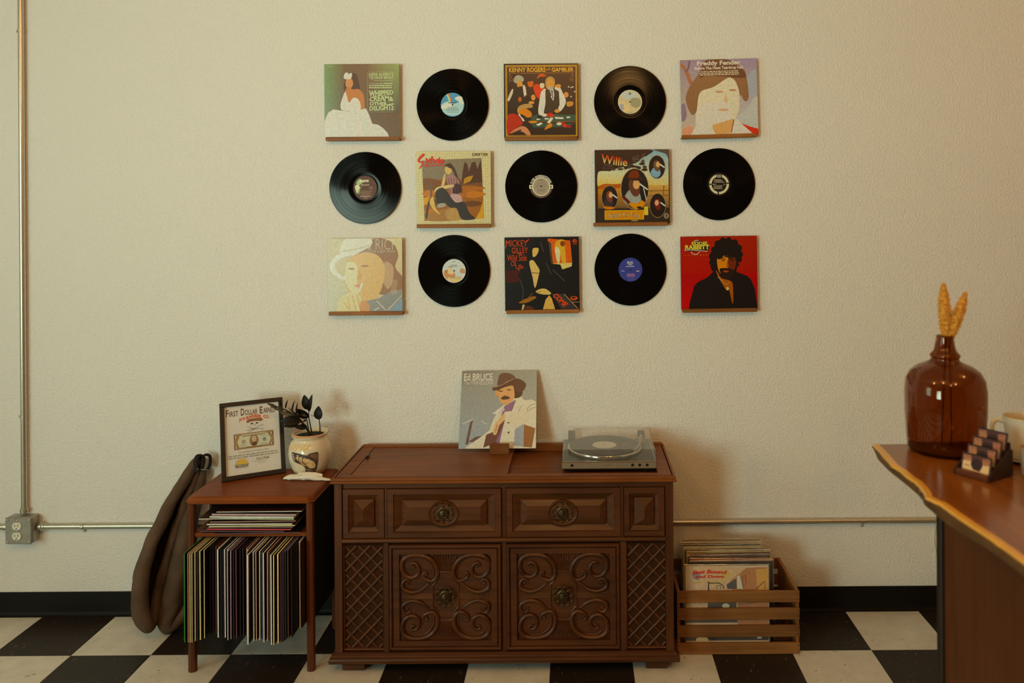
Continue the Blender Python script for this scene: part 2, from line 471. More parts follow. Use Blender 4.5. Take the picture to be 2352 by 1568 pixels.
M_CLOTH = plain('speaker_cloth', (0.050, 0.019, 0.0075), 0.9, spec=0.1, var=0.3, vscale=300, bump=0.4, bscale=700)
M_PRINT = print_mat('sleeve_print', 0.30, 0.5, lum=0.90, sat=1.12)
M_LABEL = print_mat('record_label_print', 0.5, 0.3, 0.06)
M_PAPER = print_mat('paper_print', 0.6, 0.3, 0.03)
M_CARD = plain('card_edge', (0.55, 0.47, 0.33), 0.7, var=0.15, vscale=80)
M_DARKCARD = plain('dark_card_edge', (0.05, 0.035, 0.025), 0.5)

# ================================================================== the room
def slab(name, x0, x1, y0, y1, z0, z1, mat):
    o = MB().box(x0, x1, y0, y1, z0, z1).build(name, mat)
    tag(o, kind='structure'); return o
XL, XR, YF, ZC = -4.3, 4.6, -6.8, 3.25
wall = slab('wall_back', XL, XR, 0, 0.12, -0.02, ZC, M_WALL)
slab('wall_left_side', XL-0.12, XL, YF, 0.12, -0.02, ZC, M_WALL).name = 'wall_left'
slab('wall_right', XR, XR+0.12, YF, 0.12, -0.02, ZC, M_WALL)
slab('ceiling', XL-0.12, XR+0.12, YF, 0.12, ZC, ZC+0.1, M_CEIL)
# floor: a slab whose near part carries real tiles
def checker_floor():
    m, nt, p = new_mat('far_checker_floor')
    tc = N(nt, 'ShaderNodeTexCoord'); ch = N(nt, 'ShaderNodeTexChecker')
    mp = N(nt, 'ShaderNodeMapping'); mp.inputs['Location'].default_value = (-1.1097, 0.314, 0.1)
    nt.links.new(tc.outputs['Object'], mp.inputs['Vector']); nt.links.new(mp.outputs[0], ch.inputs['Vector'])
    ch.inputs['Scale'].default_value = 1/0.3048
    ch.inputs['Color1'].default_value = (0.03, 0.022, 0.018, 1); ch.inputs['Color2'].default_value = (0.62, 0.575, 0.47, 1)
    nt.links.new(ch.outputs['Color'], p.inputs['Base Color']); p.inputs['Roughness'].default_value = 0.4
    return m
floor = slab('floor', XL-0.12, XR+0.12, YF, 0.12, -0.1, -0.003, checker_floor())
T = 0.3048
GX, GY = 1.1097, -0.314                 # a crossing of the tile joints
def tile_mesh(nm, mat):
    mb = MB(); g = 0.0006; h = T/2-g
    mb.loft([[(-h, -h, -0.003), (h, -h, -0.003), (h, h, -0.003), (-h, h, -0.003)],
             [(-h, -h, -0.0004), (h, -h, -0.0004), (h, h, -0.0004), (-h, h, -0.0004)],
             [(-h+.0006, -h+.0006, 0), (h-.0006, -h+.0006, 0), (h-.0006, h-.0006, 0), (-h+.0006, h-.0006, 0)]], False, True)
    o = mb.build(nm, mat, floor); return o
tw = tile_mesh('floor_tile', M_TILEW); tb = tile_mesh('floor_tile', M_TILEB)
first = {0: True, 1: True}
for row in range(0, 9):
    for k in range(-16, 11):
        cx, cy = GX+(k+0.5)*T, GY+(0.5-row)*T
        w = (k+row) % 2 == 0
        src = tw if w else tb
        if first[int(w)]: o = src; first[int(w)] = False
        else:
            o = src.copy(); COL.objects.link(o)
        o.location = (cx, cy, 0); o.rotation_euler = (0, 0, PI/2*((k*7+row*3) % 4))
# cove base
mb = MB()
prof = [(-0.0005, 0.100), (-0.003, 0.0995), (-0.004, 0.096), (-0.0042, 0.022), (-0.006, 0.012), (-0.011, 0.004), (-0.016, 0.0015), (-0.016, 0.0004), (-0.0005, 0.0004)]
mb.loft([[(x, y, z) for y, z in prof] for x in (XL, XR)])
tag(mb.build('baseboard_back', M_BASE, smooth=True), kind='structure')

# ================================================================== conduit and socket
CZ, CXV, CR_ = 0.379, -2.314, 0.0117
YC = -CR_-0.003
def strap(parent, c, vert, name='pipe_strap'):
    mb = MB(); x, y, z = c
    arc = [(math.cos(a)*(CR_+0.0012), -math.sin(a)*(CR_+0.0012)) for a in [PI*k/8 for k in range(9)]]
    h = 0.006
    loops = []
    if vert:
        L = [(x+ax, YC+ay, z) for ax, ay in arc]+[(x-CR_-0.0012, -0.0008, z), (x-CR_-0.018, -0.0008, z)]
        for p in L: loops.append([(p[0], p[1], p[2]-h), (p[0], p[1], p[2]+h), (p[0]*1+0.0, p[1]-0.0012, p[2]+h), (p[0], p[1]-0.0012, p[2]-h)])
        mb.loft(loops); mb.lathe([(0.004, -0.0025), (0.004, -0.005), (0.002, -0.006)], 8, (x-CR_-0.011, 0, z), 'Y', True, True)
    else:
        L = [(x, YC+ay, z+ax) for ax, ay in arc]+[(x, -0.0008, z-CR_-0.0012), (x, -0.0008, z-CR_-0.018)]
        for p in L: loops.append([(p[0]-h, p[1], p[2]), (p[0]+h, p[1], p[2]), (p[0]+h, p[1]-0.0012, p[2]), (p[0]-h, p[1]-0.0012, p[2])])
        mb.loft(loops); mb.lathe([(0.004, -0.0025), (0.004, -0.005), (0.002, -0.006)], 8, (x, 0, z-CR_-0.011), 'Y', True, True)
    return mb.build(name, M_STEEL, parent)
def connector(parent, c, axis):
    mb = MB()
    mb.lathe([(CR_+0.001, -0.012), (CR_+0.004, -0.011), (CR_+0.004, -0.003), (CR_+0.006, -0.002), (CR_+0.006, 0.004), (CR_+0.002, 0.006), (CR_+0.002, 0.014), (CR_, 0.015)], 14, c, axis, True, True)
    if axis == 'Z': mb.ball((c[0]+CR_+0.006, c[1]-0.004, c[2]+0.002), 0.004)
    else: mb.ball((c[0]+0.002, c[1]-0.004, c[2]+CR_+0.006), 0.004)
    return mb.build('pipe_connector', M_STEEL, parent, True)
BXC, BH = -2.313, 0.054
t = thing('electrical_conduit', 'galvanised metal conduit pipe running up the wall above the socket box', 'conduit', (0, 0, 0))
MB().tube([(CXV, YC, CZ+BH+0.012), (CXV, YC, ZC)], CR_, 16).build('pipe', M_STEEL, t, True)
strap(t, (CXV, 0, at(50, 957, -.01).z), True); strap(t, (CXV, 0, at(50, 71, -.01).z), True)
connector(t, (CXV, YC, CZ+BH+0.016), 'Z')
t = thing('electrical_conduit', 'long galvanised conduit pipe running level along the wall right of the socket box', 'conduit')
MB().tube([(BXC+BH+0.01, YC, CZ), (XR-0.002, YC, CZ)], CR_, 16).build('pipe', M_STEEL, t, True)
strap(t, (at(192, 1210, -.01).x, 0, CZ), False); strap(t, (at(1981, 1195, -.01).x, 0, CZ), False)
connector(t, (BXC+BH+0.017, YC, CZ), 'X')
t = thing('electrical_conduit', 'short galvanised conduit pipe leaving the left side of the socket box', 'conduit')
MB().tube([(XL+0.002, YC, CZ), (BXC-BH-0.01, YC, CZ)], CR_, 16).build('pipe', M_STEEL, t, True)
connector(t, (BXC-BH-0.015, YC, CZ), 'X')
t = thing('socket_box', 'square grey metal socket box with two ivory outlets on the wall', 'outlet', (BXC, 0, CZ-0.003))
MB().box(-BH, BH, -0.047, -0.0005, -BH, BH, 0.005).build('box_body', M_ZINC, t)
pl = MB(); pl.box(-BH-.001, BH+.001, -0.0555, -0.047, -BH-.001, BH+.001, 0.004); plate = pl.build('cover_plate', M_ZINC, t)
for zz in (0.0205, -0.0205):
    mb = MB(); pts = []
    for k in range(28):
        a = 2*PI*k/28; pts.append((0.0185*math.cos(a), max(-0.0145, min(0.0145, 0.0185*math.sin(a)))))
    mb.loft([[(x-.004, -0.0555, z+zz) for x, z in pts], [(x-.004, -0.0595, z+zz) for x, z in pts], [(x*.94-.004, -0.0603, z*.94+zz) for x, z in pts]], False, True)
    rc = mb.build('outlet', M_IVORY, t)
    mb = MB()
    for sx, hh in ((-0.0065, 0.0035), (0.0065, 0.0045)): mb.box(sx-.004-.0011, sx-.004+.0011, -0.0608, -0.060, zz+.003-hh, zz+.003+hh)
    mb.lathe([(0.0024, -0.0608), (0.0024, -0.060)], 8, (-.004, 0, zz-.0085), 'Y', True, True)
    mb.build('slots', M_BLACK, rc)
for x, z in ((-.045, .045), (.045, .045), (-.045, -.045), (.045, -.045), (-.004, 0.042), (-.004, 0), (-.004, -.042)):
    MB().lathe([(0.0045, -0.0555), (0.004, -0.058), (0.001, -0.0585)], 8, (x, 0, z), 'Y', False, True).build('screw', M_STEEL, plate)
# ================================================================== the record console
def nested(mb, x0, x1, z0, z1, steps, cap=True, apex=None):
    """rectangular rings stepping inwards: steps = (inset x, inset z, y)"""
    loops = [[(x0+a, y, z0+b), (x1-a, y, z0+b), (x1-a, y, z1-b), (x0+a, y, z1-b)] for a, b, y in steps]
    if apex is not None:
        cx, cz = (x0+x1)/2, (z0+z1)/2
        loops.append([(cx-.0005, apex, cz-.02), (cx+.0005, apex, cz-.02), (cx+.0005, apex, cz+.02), (cx-.0005, apex, cz+.02)])
    mb.loft(loops, False, cap)
def rect_loft(mb, hx, y0, y1, levels, cap0=True, cap1=True):
    """stack of rectangles: levels = (z, outset)"""
    mb.loft([[(-hx-o, y0-o, z), (hx+o, y0-o, z), (hx+o, y1, z), (-hx-o, y1, z)] for z, o in levels], cap0, cap1)

con = thing('record_console', 'long dark walnut record console with carved doors against the wall', 'cabinet', (-0.274, -0.445, 0))
lx = lambda u: (u-1157.0)/630.0
HX, YB = 0.617, 0.415
ZT = 0.713
MB().box(-HX+.004, HX-.004, 0.016, YB, 0.070, 0.683).build('carcass', M_CON, con)
for a, b in ((768, 786), (1528, 1546)): MB().box(lx(a), lx(b), -0.006, 0.03, 0.0745, 0.690, 0.002).build('corner_post', M_CONV, con)
for a, b in ((883.5, 889.5), (1425.5, 1432)): MB().box(lx(a), lx(b), -0.003, 0.03, 0.49, 0.672, 0.001).build('divider', M_CONV, con)
MB().box(lx(1151.5), lx(1162), 0.004, 0.03, 0.07, 0.672, 0.001).build('divider', M_CONV, con)
for a, b in ((880.5, 892), (1423.5, 1438)): MB().box(lx(a), lx(b), -0.003, 0.03, 0.0756, 0.475, 0.001).build('stile', M_CONV, con)
MB().box(lx(786), lx(1528), 0.004, 0.03, 0.671, 0.690).build('frieze', M_CON, con)
mb = MB()
mb.loft([[(x, -0.013*math.cos(a)+0.002, 0.4815+0.0095*math.sin(a)) for a in [-PI/2+PI*k/8 for k in range(9)]]+[(x, .02, .491), (x, .02, .472)] for x in (lx(786), lx(1528))])
mb.build('rail_molding', M_CON, con, True)
# plinth and feet
mb = MB(); rect_loft(mb, HX, -0.004, YB, [(0.041, .012), (0.043, .018), (0.055, .020), (0.060, .018), (0.063, .0125), (0.0655, .0135), (0.068, .011), (0.0745, .002), (0.0757, -.002)])
mb.build('plinth', M_CON, con)
for fx in (-0.555, 0.555):
    for fy in (0.045, 0.37):
        m2 = MB(); m2.loft([[(fx+sx*a, fy+sy*b, z) for sx, sy in ((-1, -1), (1, -1), (1, 1), (-1, 1))] for z, a, b in ((0.0003, .034, .030), (.006, .040, .036), (.024, .041, .037), (.034, .030, .028), (.0415, .034, .030))])
        m2.build('foot', M_CON, con)
# top: moulded edge, frame, lid, well
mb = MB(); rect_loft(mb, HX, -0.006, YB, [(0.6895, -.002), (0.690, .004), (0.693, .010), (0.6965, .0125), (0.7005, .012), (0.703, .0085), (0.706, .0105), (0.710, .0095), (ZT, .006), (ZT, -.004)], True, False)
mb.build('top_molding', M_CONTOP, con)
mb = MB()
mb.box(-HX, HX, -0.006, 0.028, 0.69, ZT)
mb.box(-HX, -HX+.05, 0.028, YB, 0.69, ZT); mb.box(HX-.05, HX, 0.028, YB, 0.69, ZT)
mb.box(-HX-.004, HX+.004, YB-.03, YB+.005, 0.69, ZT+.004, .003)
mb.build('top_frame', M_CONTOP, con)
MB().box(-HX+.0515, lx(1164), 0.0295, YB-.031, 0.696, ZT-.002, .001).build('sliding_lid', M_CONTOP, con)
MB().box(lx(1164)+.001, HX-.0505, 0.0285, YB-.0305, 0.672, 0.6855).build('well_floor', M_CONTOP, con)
MB().box(-HX+.056, -HX+.064, 0.225, 0.262, ZT-.003, ZT+.012, .003).build('lid_pull', M_BLACK, con)

def pull(parent, cx, cy, cz):
    """flower-shaped pierced brass rosette with a bead-ringed button"""
    mb = MB()
    for k in range(8):
        a0 = 2*PI*k/8+PI/8
        path = []
        for j in range(9):
            b = -2.2+4.4*j/8
            rr = 0.0265+0.0100*math.cos(b); tt = 0.0115*math.sin(b)
            path.append((cx+rr*math.cos(a0)-tt*math.sin(a0), cy-0.004, cz+rr*math.sin(a0)+tt*math.cos(a0)))
        mb.tube(path, 0.0020, 6)
        a1 = 2*PI*k/8; mb.ball((cx+0.0375*math.cos(a1), cy-0.004, cz+0.0375*math.sin(a1)), 0.0024, 6, 4)
    mb.lathe([(0.022, 0.0), (0.022, -0.003), (0.0185, -0.0045), (0.0185, -0.009), (0.0165, -0.011), (0.0135, -0.0105), (0.0125, -0.013), (0.008, -0.0145), (0.0065, -0.0145), (0.0055, -0.018), (0.002, -0.0195)], 24, (cx, cy, cz), 'Y', False, True)
    for k in range(20): mb.ball((cx+0.015*math.cos(2*PI*k/20), cy-0.0115, cz+0.015*math.sin(2*PI*k/20)), 0.0014, 5, 3)
    return mb.build('pull', M_BRASS, parent, True)

def drawer(u0, u1):
    x0, x1 = lx(u0), lx(u1); z0, z1 = 0.4925, 0.6695
    mb = MB()
    nested(mb, x0, x1, z0, z1, [(0, 0, .012), (0, 0, -.004), (.001, .001, -.005), (.0215, .019, -.005), (.024, .0215, .000), (.029, .025, .002), (.050, .042, .012), (.052, .043, .012), (.053, .044, .005), (.055, .046, .004), (.075, .064, -.006)])
    d = mb.build('drawer_front', M_CON, con)
    cx, cz = (x0+x1)/2-.003, (z0+z1)/2
    mb = MB()
    mb.lathe([(0.056, .010), (0.056, -.009), (0.053, -.0115), (0.049, -.009), (0.043, -.004), (0.036, -.003), (0.001, -.003)], 40, (cx, 0, cz), 'Y', False, True)
    mb.v = [(x, y, cz+(z-cz)*0.80) for x, y, z in mb.v]
    mb.build('roundel', M_CON, d, True, angle=25)
    pull(d, cx, -.003, cz)
drawer(890, 1151); drawer(1163, 1425)
for u0, u1 in ((788, 882.5), (1433, 1526)):
    mb = MB()
    nested(mb, lx(u0), lx(u1), .4925, .6695, [(0, 0, .012), (0, 0, -.004), (.001, .001, -.005), (.019, .019, -.005), (.021, .021, .000), (.037, .038, .010), (.038, .039, .003), (.040, .041, .002)], True, -.018)
    mb.build('pyramid_panel', M_CON, con)

# carved door: one quarter drawn from the photo, mirrored to the four quarters
SC_A = [(932,375),(918,350),(940,328),(980,345),(1002,392),(988,446),(940,476),(886,468),(842,428),(824,370),(832,305),(876,262),(950,244),(1040,250),(1120,284),(1172,344),(1192,412),(1182,474),(1142,512),(1092,506),(1050,478),(1044,442),(1070,428),(1086,452)]
SC_B = [(884,556),(862,556),(852,532),(874,508),(908,524),(912,560)]
SC_B2 = [(912,520),(870,500),(832,530),(828,578),(866,612),(936,630),(1012,612),(1064,578),(1104,540)]
def door(u0, u1):
    x0, x1 = lx(u0), lx(u1); z0, z1 = 0.0825, 0.4665
    mb = MB()
    nested(mb, x0, x1, z0, z1, [(0, 0, .012), (0, 0, -.004), (.003, .003, -.009), (.008, .008, -.0095), (.011, .011, -.006), (.0125, .0125, .000), (.0145, .0145, .000), (.016, .016, -.006), (.037, .034, -.006), (.0385, .036, .006)])
    d = mb.build('door', M_CON, con)
    cx, cz = (x0+x1)/2, (z0+z1)/2+.0012
    yb = .0055; K = 1/4.507/630.0
    mb = MB()
    def path(pts, mx, mz, n=5):
        return [(cx+mx*(p.x-1275)*K, yb, cz-mz*(p.y-675)*K) for p in catmull([(a, b, 0) for a, b in pts], n)]
    for mx in (1, -1):
        for mz in (1, -1):
            P_ = path(SC_A, mx, mz); n = len(P_)
            r = [0.0032+0.0062*math.sin(PI*min(1, (i/n)*1.0))**0.8 for i in range(n)]
            mb.tube(P_, r, 8, flat=1.5, flat_axis=(0, 1, 0))
            inner = [(cx+(p[0]-cx)*1.0, yb, p[2]) for p in P_]
            P_ = path(SC_B2, mx, mz); n = len(P_)
            mb.tube(P_, [0.0032+0.0052*math.sin(PI*i/(n-1)) for i in range(n)], 8, flat=1.4, flat_axis=(0, 1, 0))
            P_ = path(SC_B, mx, mz); mb.tube(P_, 0.0024, 6)
            for ex, ey in ((944, 366), (1070, 456), (876, 545)):
                mb.ball((cx+mx*(ex-1275)*K, yb-.002, cz-mz*(ey-675)*K), 0.0055, 8, 5)
            # leaf swell inside the big scroll
            P_ = path([(880, 300), (950, 268), (1040, 276), (1110, 320), (1150, 390), (1150, 460)], mx, mz)
            mb.tube(P_, 0.0032, 6, flat=1.1, flat_axis=(0, 1, 0))
    for mz in (1, -1):       # fans above and below
        for k in range(-4, 5):
            P_ = path([(1275+k*15, 418), (1275+k*17, 370), (1275+k*22, 310), (1275+k*31, 248)], 1, mz)
            mb.tube(P_, 0.0030, 6, flat=1.4, flat_axis=(0, 1, 0))
        P_ = path([(1195, 440), (1235, 425), (1315, 425), (1355, 440)], 1, mz); mb.tube(P_, 0.0045, 8)
        for mx in (1, -1):
            P_ = path([(1200, 440), (1188, 500), (1160, 545), (1142, 560)], mx, mz); mb.tube(P_, 0.0042, 8)
    for mx in (1, -1):
        P_ = path([(1142, 556), (1140, 675), (1142, 794)], mx, 1); mb.tube(P_, 0.0038, 8)
        for k in range(-2, 3):
            P_ = path([(1132, 675+k*11), (1000, 675+k*12), (900, 675+k*16), (830, 675+k*26)], mx, 1)
            mb.tube(P_, 0.0026, 6, flat=1.4, flat_axis=(0, 1, 0))
    mb.build('carving', M_CON, d, True)
    pull(d, cx-.001, .001, cz)
door(893, 1150.5); door(1162.5, 1422.5)

# lattice speaker grilles, every strip on its own
def grille(u0, u1):
    x0, x1, z0, z1 = lx(u0), lx(u1), 0.0835, 0.466
    g = MB().box(x0, x1, 0.0125, 0.0165, z0, z1).build('grille_board', M_CLOTH, con)
    mb = MB()
    nested(mb, x0-.001, x1+.001, z0-.001, z1+.001, [(0, 0, .012), (0, 0, .000), (.004, .004, .004), (.006, .006, .0125)], False)
    mb.build('grille_frame', M_CONV, g)
    def strips(sgn, step, w, ya, yb, nm):
        # lines z = sgn*x*1.0 + c
        sl = 1.02*sgn
        cs = [z0-(x1-x0)*1.2+step*k for k in range(40)]
        for c in cs:
            pts = []
            for x in (x0+.005, x1-.005):
                z = sl*(x-x0)+c+( (x1-x0)*1.02 if sgn < 0 else 0)
                pts.append((x, z))
            (xa, za), (xb, zb) = pts
            lo, hi = z0+.005, z1-.005
            if min(za, zb) > hi or max(za, zb) < lo: continue
            def cl(xa, za, xb, zb, zz): t_ = (zz-za)/(zb-za); return xa+(xb-xa)*t_, zz
            if za < lo: xa, za = cl(xa, za, xb, zb, lo)
            if za > hi: xa, za = cl(xa, za, xb, zb, hi)
            if zb < lo: xb, zb = cl(xa, za, xb, zb, lo)
            if zb > hi: xb, zb = cl(xa, za, xb, zb, hi)
            if math.hypot(xb-xa, zb-za) < 0.012: continue
            dx, dz = xb-xa, zb-za; L = math.hypot(dx, dz); nx, nz = -dz/L*w/2, dx/L*w/2
            m_ = MB()
            m_.loft([[(xa+nx, yb, za+nz), (xb+nx, yb, zb+nz), (xb-nx, yb, zb-nz), (xa-nx, yb, za-nz)],
                     [(xa+nx, ya+.0012, za+nz), (xb+nx, ya+.0012, zb+nz), (xb-nx, ya+.0012, zb-nz), (xa-nx, ya+.0012, za-nz)],
                     [(xa+nx*.45, ya, za+nz*.45), (xb+nx*.45, ya, zb+nz*.45), (xb-nx*.45, ya, zb-nz*.45), (xa-nx*.45, ya, za-nz*.45)]], False, True)
            m_.build(nm, M_CON, g)
    strips(-1, 0.0505, 0.0085, 0.0085, 0.0125, 'lattice_strip')
    strips(1, 0.0505, 0.0075, 0.0045, 0.0105, 'lattice_strip')
grille(788, 880); grille(1438.5, 1531)

# ================================================================== sleeve on the console and its stand
# ================================================================== the small record cabinet on the left
sc_x0, sc_x1, sc_yf, sc_yb, sc_zt = -1.442, -0.967, -0.445, -0.095, 0.642
cab = thing('record_cabinet', 'small open mahogany record cabinet on four legs beside the console', 'cabinet', ((sc_x0+sc_x1)/2, sc_yf, 0))
cw = (sc_x1-sc_x0)/2; cd = sc_yb-sc_yf
mb = MB()
def oct_loop(hx, y0, y1, z, c=0.018):
    return [(-hx+c, y0, z), (hx-c, y0, z), (hx, y0+c, z), (hx, y1-c*.4, z), (hx-c*.4, y1, z), (-hx+c*.4, y1, z), (-hx, y1-c*.4, z), (-hx, y0+c, z)]
mb.loft([oct_loop(cw-o, o, cd-o, z) for z, o in ((.616, .006), (.6175, .002), (.621, .0), (.6245, .0), (.627, .004), (.6285, .003), (.634, .006), (.640, .011), (sc_zt, .016))])
mb.build('top', M_CAB, cab)
for px_ in (-1, 1):
    for py_ in (0, 1):
        m2 = MB(); cx_, cy_ = px_*(cw-.020), .022 if py_ == 0 else cd-.022
        loops = []
        for z in (0.0004, .617):
            L = []
            for k in range(32):
                a = 2*PI*k/32; r = .0150*(1+.05*math.cos(8*a))*(1.0 if abs(math.cos(2*a)) > .6 else 1.04)
                L.append((cx_+r*math.cos(a), cy_+r*math.sin(a), z))
            loops.append(L)
        m2.loft(loops); m2.build('leg', M_CABV, cab, True, angle=60)
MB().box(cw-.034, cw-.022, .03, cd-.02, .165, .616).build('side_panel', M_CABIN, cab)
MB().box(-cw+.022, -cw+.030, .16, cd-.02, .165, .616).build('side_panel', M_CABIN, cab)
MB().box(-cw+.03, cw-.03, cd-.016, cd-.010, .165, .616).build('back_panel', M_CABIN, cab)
MB().box(-cw+.024, cw-.034, .016, cd-.017, .493, .507, .001).build('shelf', M_CAB, cab)
MB().box(-cw+.024, cw-.034, .06, cd-.017, .160, .1735, .001).build('bottom_shelf', M_CAB, cab)

# records standing on edge (position across, spine colour, height of the spine's foot in the photo crop, width)
UP = [(432,(34,92,22),1285,.0035),(456,(150,104,66),1284,.003),(470,(206,152,84),1285,.003),(483,(196,146,80),1285,.0028),(497,(206,170,114),1276,.003),(511,(48,30,22),1276,.0028),(526,(205,156,84),1268,.0045),(544,(196,154,98),1256,.003),
 (561,(20,18,16),1228,.005),(579,(16,14,13),1226,.004),(598,(78,42,26),1225,.003),(612,(30,20,16),1228,.003),(624,(118,64,40),1230,.003),(637,(216,210,188),1252,.0042),(656,(20,24,20),1250,.0045),(672,(24,22,22),1252,.003),(686,(176,170,154),1252,.0035),(704,(196,192,178),1250,.0035),(719,(128,110,106),1270,.0038),(734,(132,120,114),1262,.003),
 (750,(40,28,26),1258,.003),(768,(82,44,40),1256,.0035),(788,(22,16,15),1248,.004),(808,(36,34,34),1245,.003),(829,(134,102,68),1240,.003),(848,(154,128,94),1252,.0035),(863,(84,46,38),1272,.003),(882,(176,162,136),1300,.0042),(904,(206,180,126),1276,.0045),(919,(172,132,84),1272,.003),(940,(196,168,112),1268,.0035),
 (958,(54,58,60),1270,.003),(980,(156,154,148),1284,.0038),(1000,(176,120,66),1276,.0032),(1015,(72,34,26),1278,.003),(1030,(26,22,20),1290,.0033),(1045,(186,190,156),1310,.0038),(1061,(196,146,56),1302,.0035),(1084,(206,156,92),1292,.0045),(1100,(84,32,28),1286,.003),
 (1116,(34,40,54),1280,.0045),(1132,(62,72,82),1268,.003),(1150,(104,80,56),1256,.0032),(1170,(24,22,20),1250,.004),(1195,(220,202,166),1245,.0048),(1213,(30,26,22),1238,.0028)]
ORD = ['first','second','third','fourth','fifth','sixth','seventh','eighth','ninth','tenth','eleventh','twelfth','thirteenth','fourteenth','fifteenth','sixteenth','seventeenth','eighteenth','nineteenth','twentieth']
def ordinal(n):
    if n <= 20: return ORD[n-1]
    t_ = {2: 'twenty', 3: 'thirty', 4: 'forty'}[n//10]
    return {2: 'twentieth', 3: 'thirtieth', 4: 'fortieth'}[n//10] if n % 10 == 0 else t_+'-'+ORD[n % 10-1]
def colour_word(c):
    r, g, b = c
    if max(c) < 50: return 'black'
    if g > r and g > b*1.5: return 'green'
    if min(c) > 145: return 'white'
    if b > r: return 'navy'
    if max(c)-min(c) < 35: return 'grey'
    if r > 185 and b > 100: return 'cream'
    if r > 165: return 'tan' if g > 125 else 'orange'
    if r > 2*g: return 'red'
    return 'brown'
def jacket_mesh(w, h, t_):
    """a sleeve standing on edge: spine towards -y, slight spring open at the mouth"""
    mb = MB(); e = t_/2
    mb.loft([[(-e, 0, 0), (e, 0, 0), (e, 0, h), (-e, 0, h)], [(-e*1.1, w*.5, 0), (e*1.1, w*.5, 0), (e*1.1, w*.5, h), (-e*1.1, w*.5, h)], [(-e, w, 0), (e, w, 0), (e, w, h), (-e, w, h)]])
    return mb
_smat = {}
def spine_mat(c, k=0.7):
    key = c
    if key not in _smat: _smat[key] = plain('sleeve_card', C(c[0], c[1]*.94, c[2]*1.0, k), 0.6, var=0.3, vscale=55, spec=.2)
    return _smat[key]
FACES = [plain('shaded_sleeve_face', q, .5, var=.5, vscale=14, spec=.25) for q in ((.012,.009,.007), (.035,.016,.010), (.016,.012,.012), (.055,.026,.012), (.010,.012,.012), (.06,.018,.010), (.022,.022,.026))]  # dark cover art, with the shade between sleeves put into the colour
rnd = random.Random(5)
prev_x = -9
for i, (zx, c, fb, tk) in enumerate(UP):
    u = 290+zx/3.028; v = 1050+fb/3.028
    foot = at_z(u, v, 0.1745)                       # the foot of the spine, on the bottom shelf
    y = max(-0.578, min(-0.46, foot.y)); 
    if i > 43: y = -0.462
    x = at(u, 1460, -.53 if i < 40 else -.50).x
    x = max(x, prev_x + tk*0.5 + 0.0012)
    x = min(x, sc_x1-.0385-tk/2-.006*(45-i))
    prev_x = x + tk*0.5
    o = jacket_mesh(0.311, 0.312, tk).build('record_sleeve', spine_mat(c))
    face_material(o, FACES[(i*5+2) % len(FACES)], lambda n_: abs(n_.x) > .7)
    o.location = (x, y, 0.174)
    o.rotation_euler = (0, math.radians(rnd.uniform(-0.1, 0.25)), 0)
    tag(o, f'record sleeve with {colour_word(c)} spine, {ordinal(i+1)} from left in the upright row', 'record sleeve', 'record sleeves upright in the small cabinet')
# records lying on the shelf
LY = [(232,1218,(66,44,36),478),(300,0,(58,40,38),0)]
stack = [(486,690,(70,46,40),.004,'dark brown'),(478,640,(58,44,44),.005,'grey brown'),(480,668,(150,52,44),.004,'red'),(479,672,(84,66,54),.005,'brown'),(482,672,(226,170,86),.004,'orange'),(478,668,(206,196,164),.005,'cream'),(477,680,(92,72,52),.006,'dark tan'),(480,683,(196,150,92),.005,'tan'),(458,640,(204,178,128),.003,'pale tan'),(482,680,(214,202,164),.006,'ivory'),(490,682,(130,108,90),.007,'mauve grey'),(512,697,(222,216,190),.003,'white')]
z = 0.5075
for i, (ua, ub, c, tk, wd) in enumerate(stack):
    r_ = random.Random(i*3+1)
    yf = -0.434 + r_.uniform(-.008, .009)
    xa, xb = at(ua, 1200, yf).x, at(ub, 1200, yf).x
    w = 0.311; xc = (xa+xb)/2
    lim0, lim1 = sc_x0+.033+w/2+.014, sc_x1-.036-w/2-.014
    xc = max(lim0, min(lim1, xc))
    mb = MB(); h = w/2; b_ = .0006*(i % 3)
    mb.loft([[(-h, -h, 0), (h, -h, 0), (h, h, 0), (-h, h, 0)], [(-h-.0003, -h-.0004, tk*.7), (h+.0003, -h-.0004, tk*.5), (h, h, tk*.5), (-h, h, tk*.5)], [(-h, -h, tk*.92), (h, -h, tk*.92), (h, h, tk*.92), (-h, h, tk*.92)]])
    o = mb.build('record_sleeve', spine_mat(c, 0.62))
    face_material(o, FACES[(i*3) % len(FACES)], lambda n_: abs(n_.z) > .7)
    o.location = (xc, yf+h, z); o.rotation_euler = (0, 0, math.radians(r_.uniform(-2.5, 2.5)))
    z += tk*1.42
    tag(o, f'record sleeve with {wd} edge lying on the shelf, {ordinal(i+1)} from the stack bottom', 'record sleeve', 'record sleeves lying on the cabinet shelf')
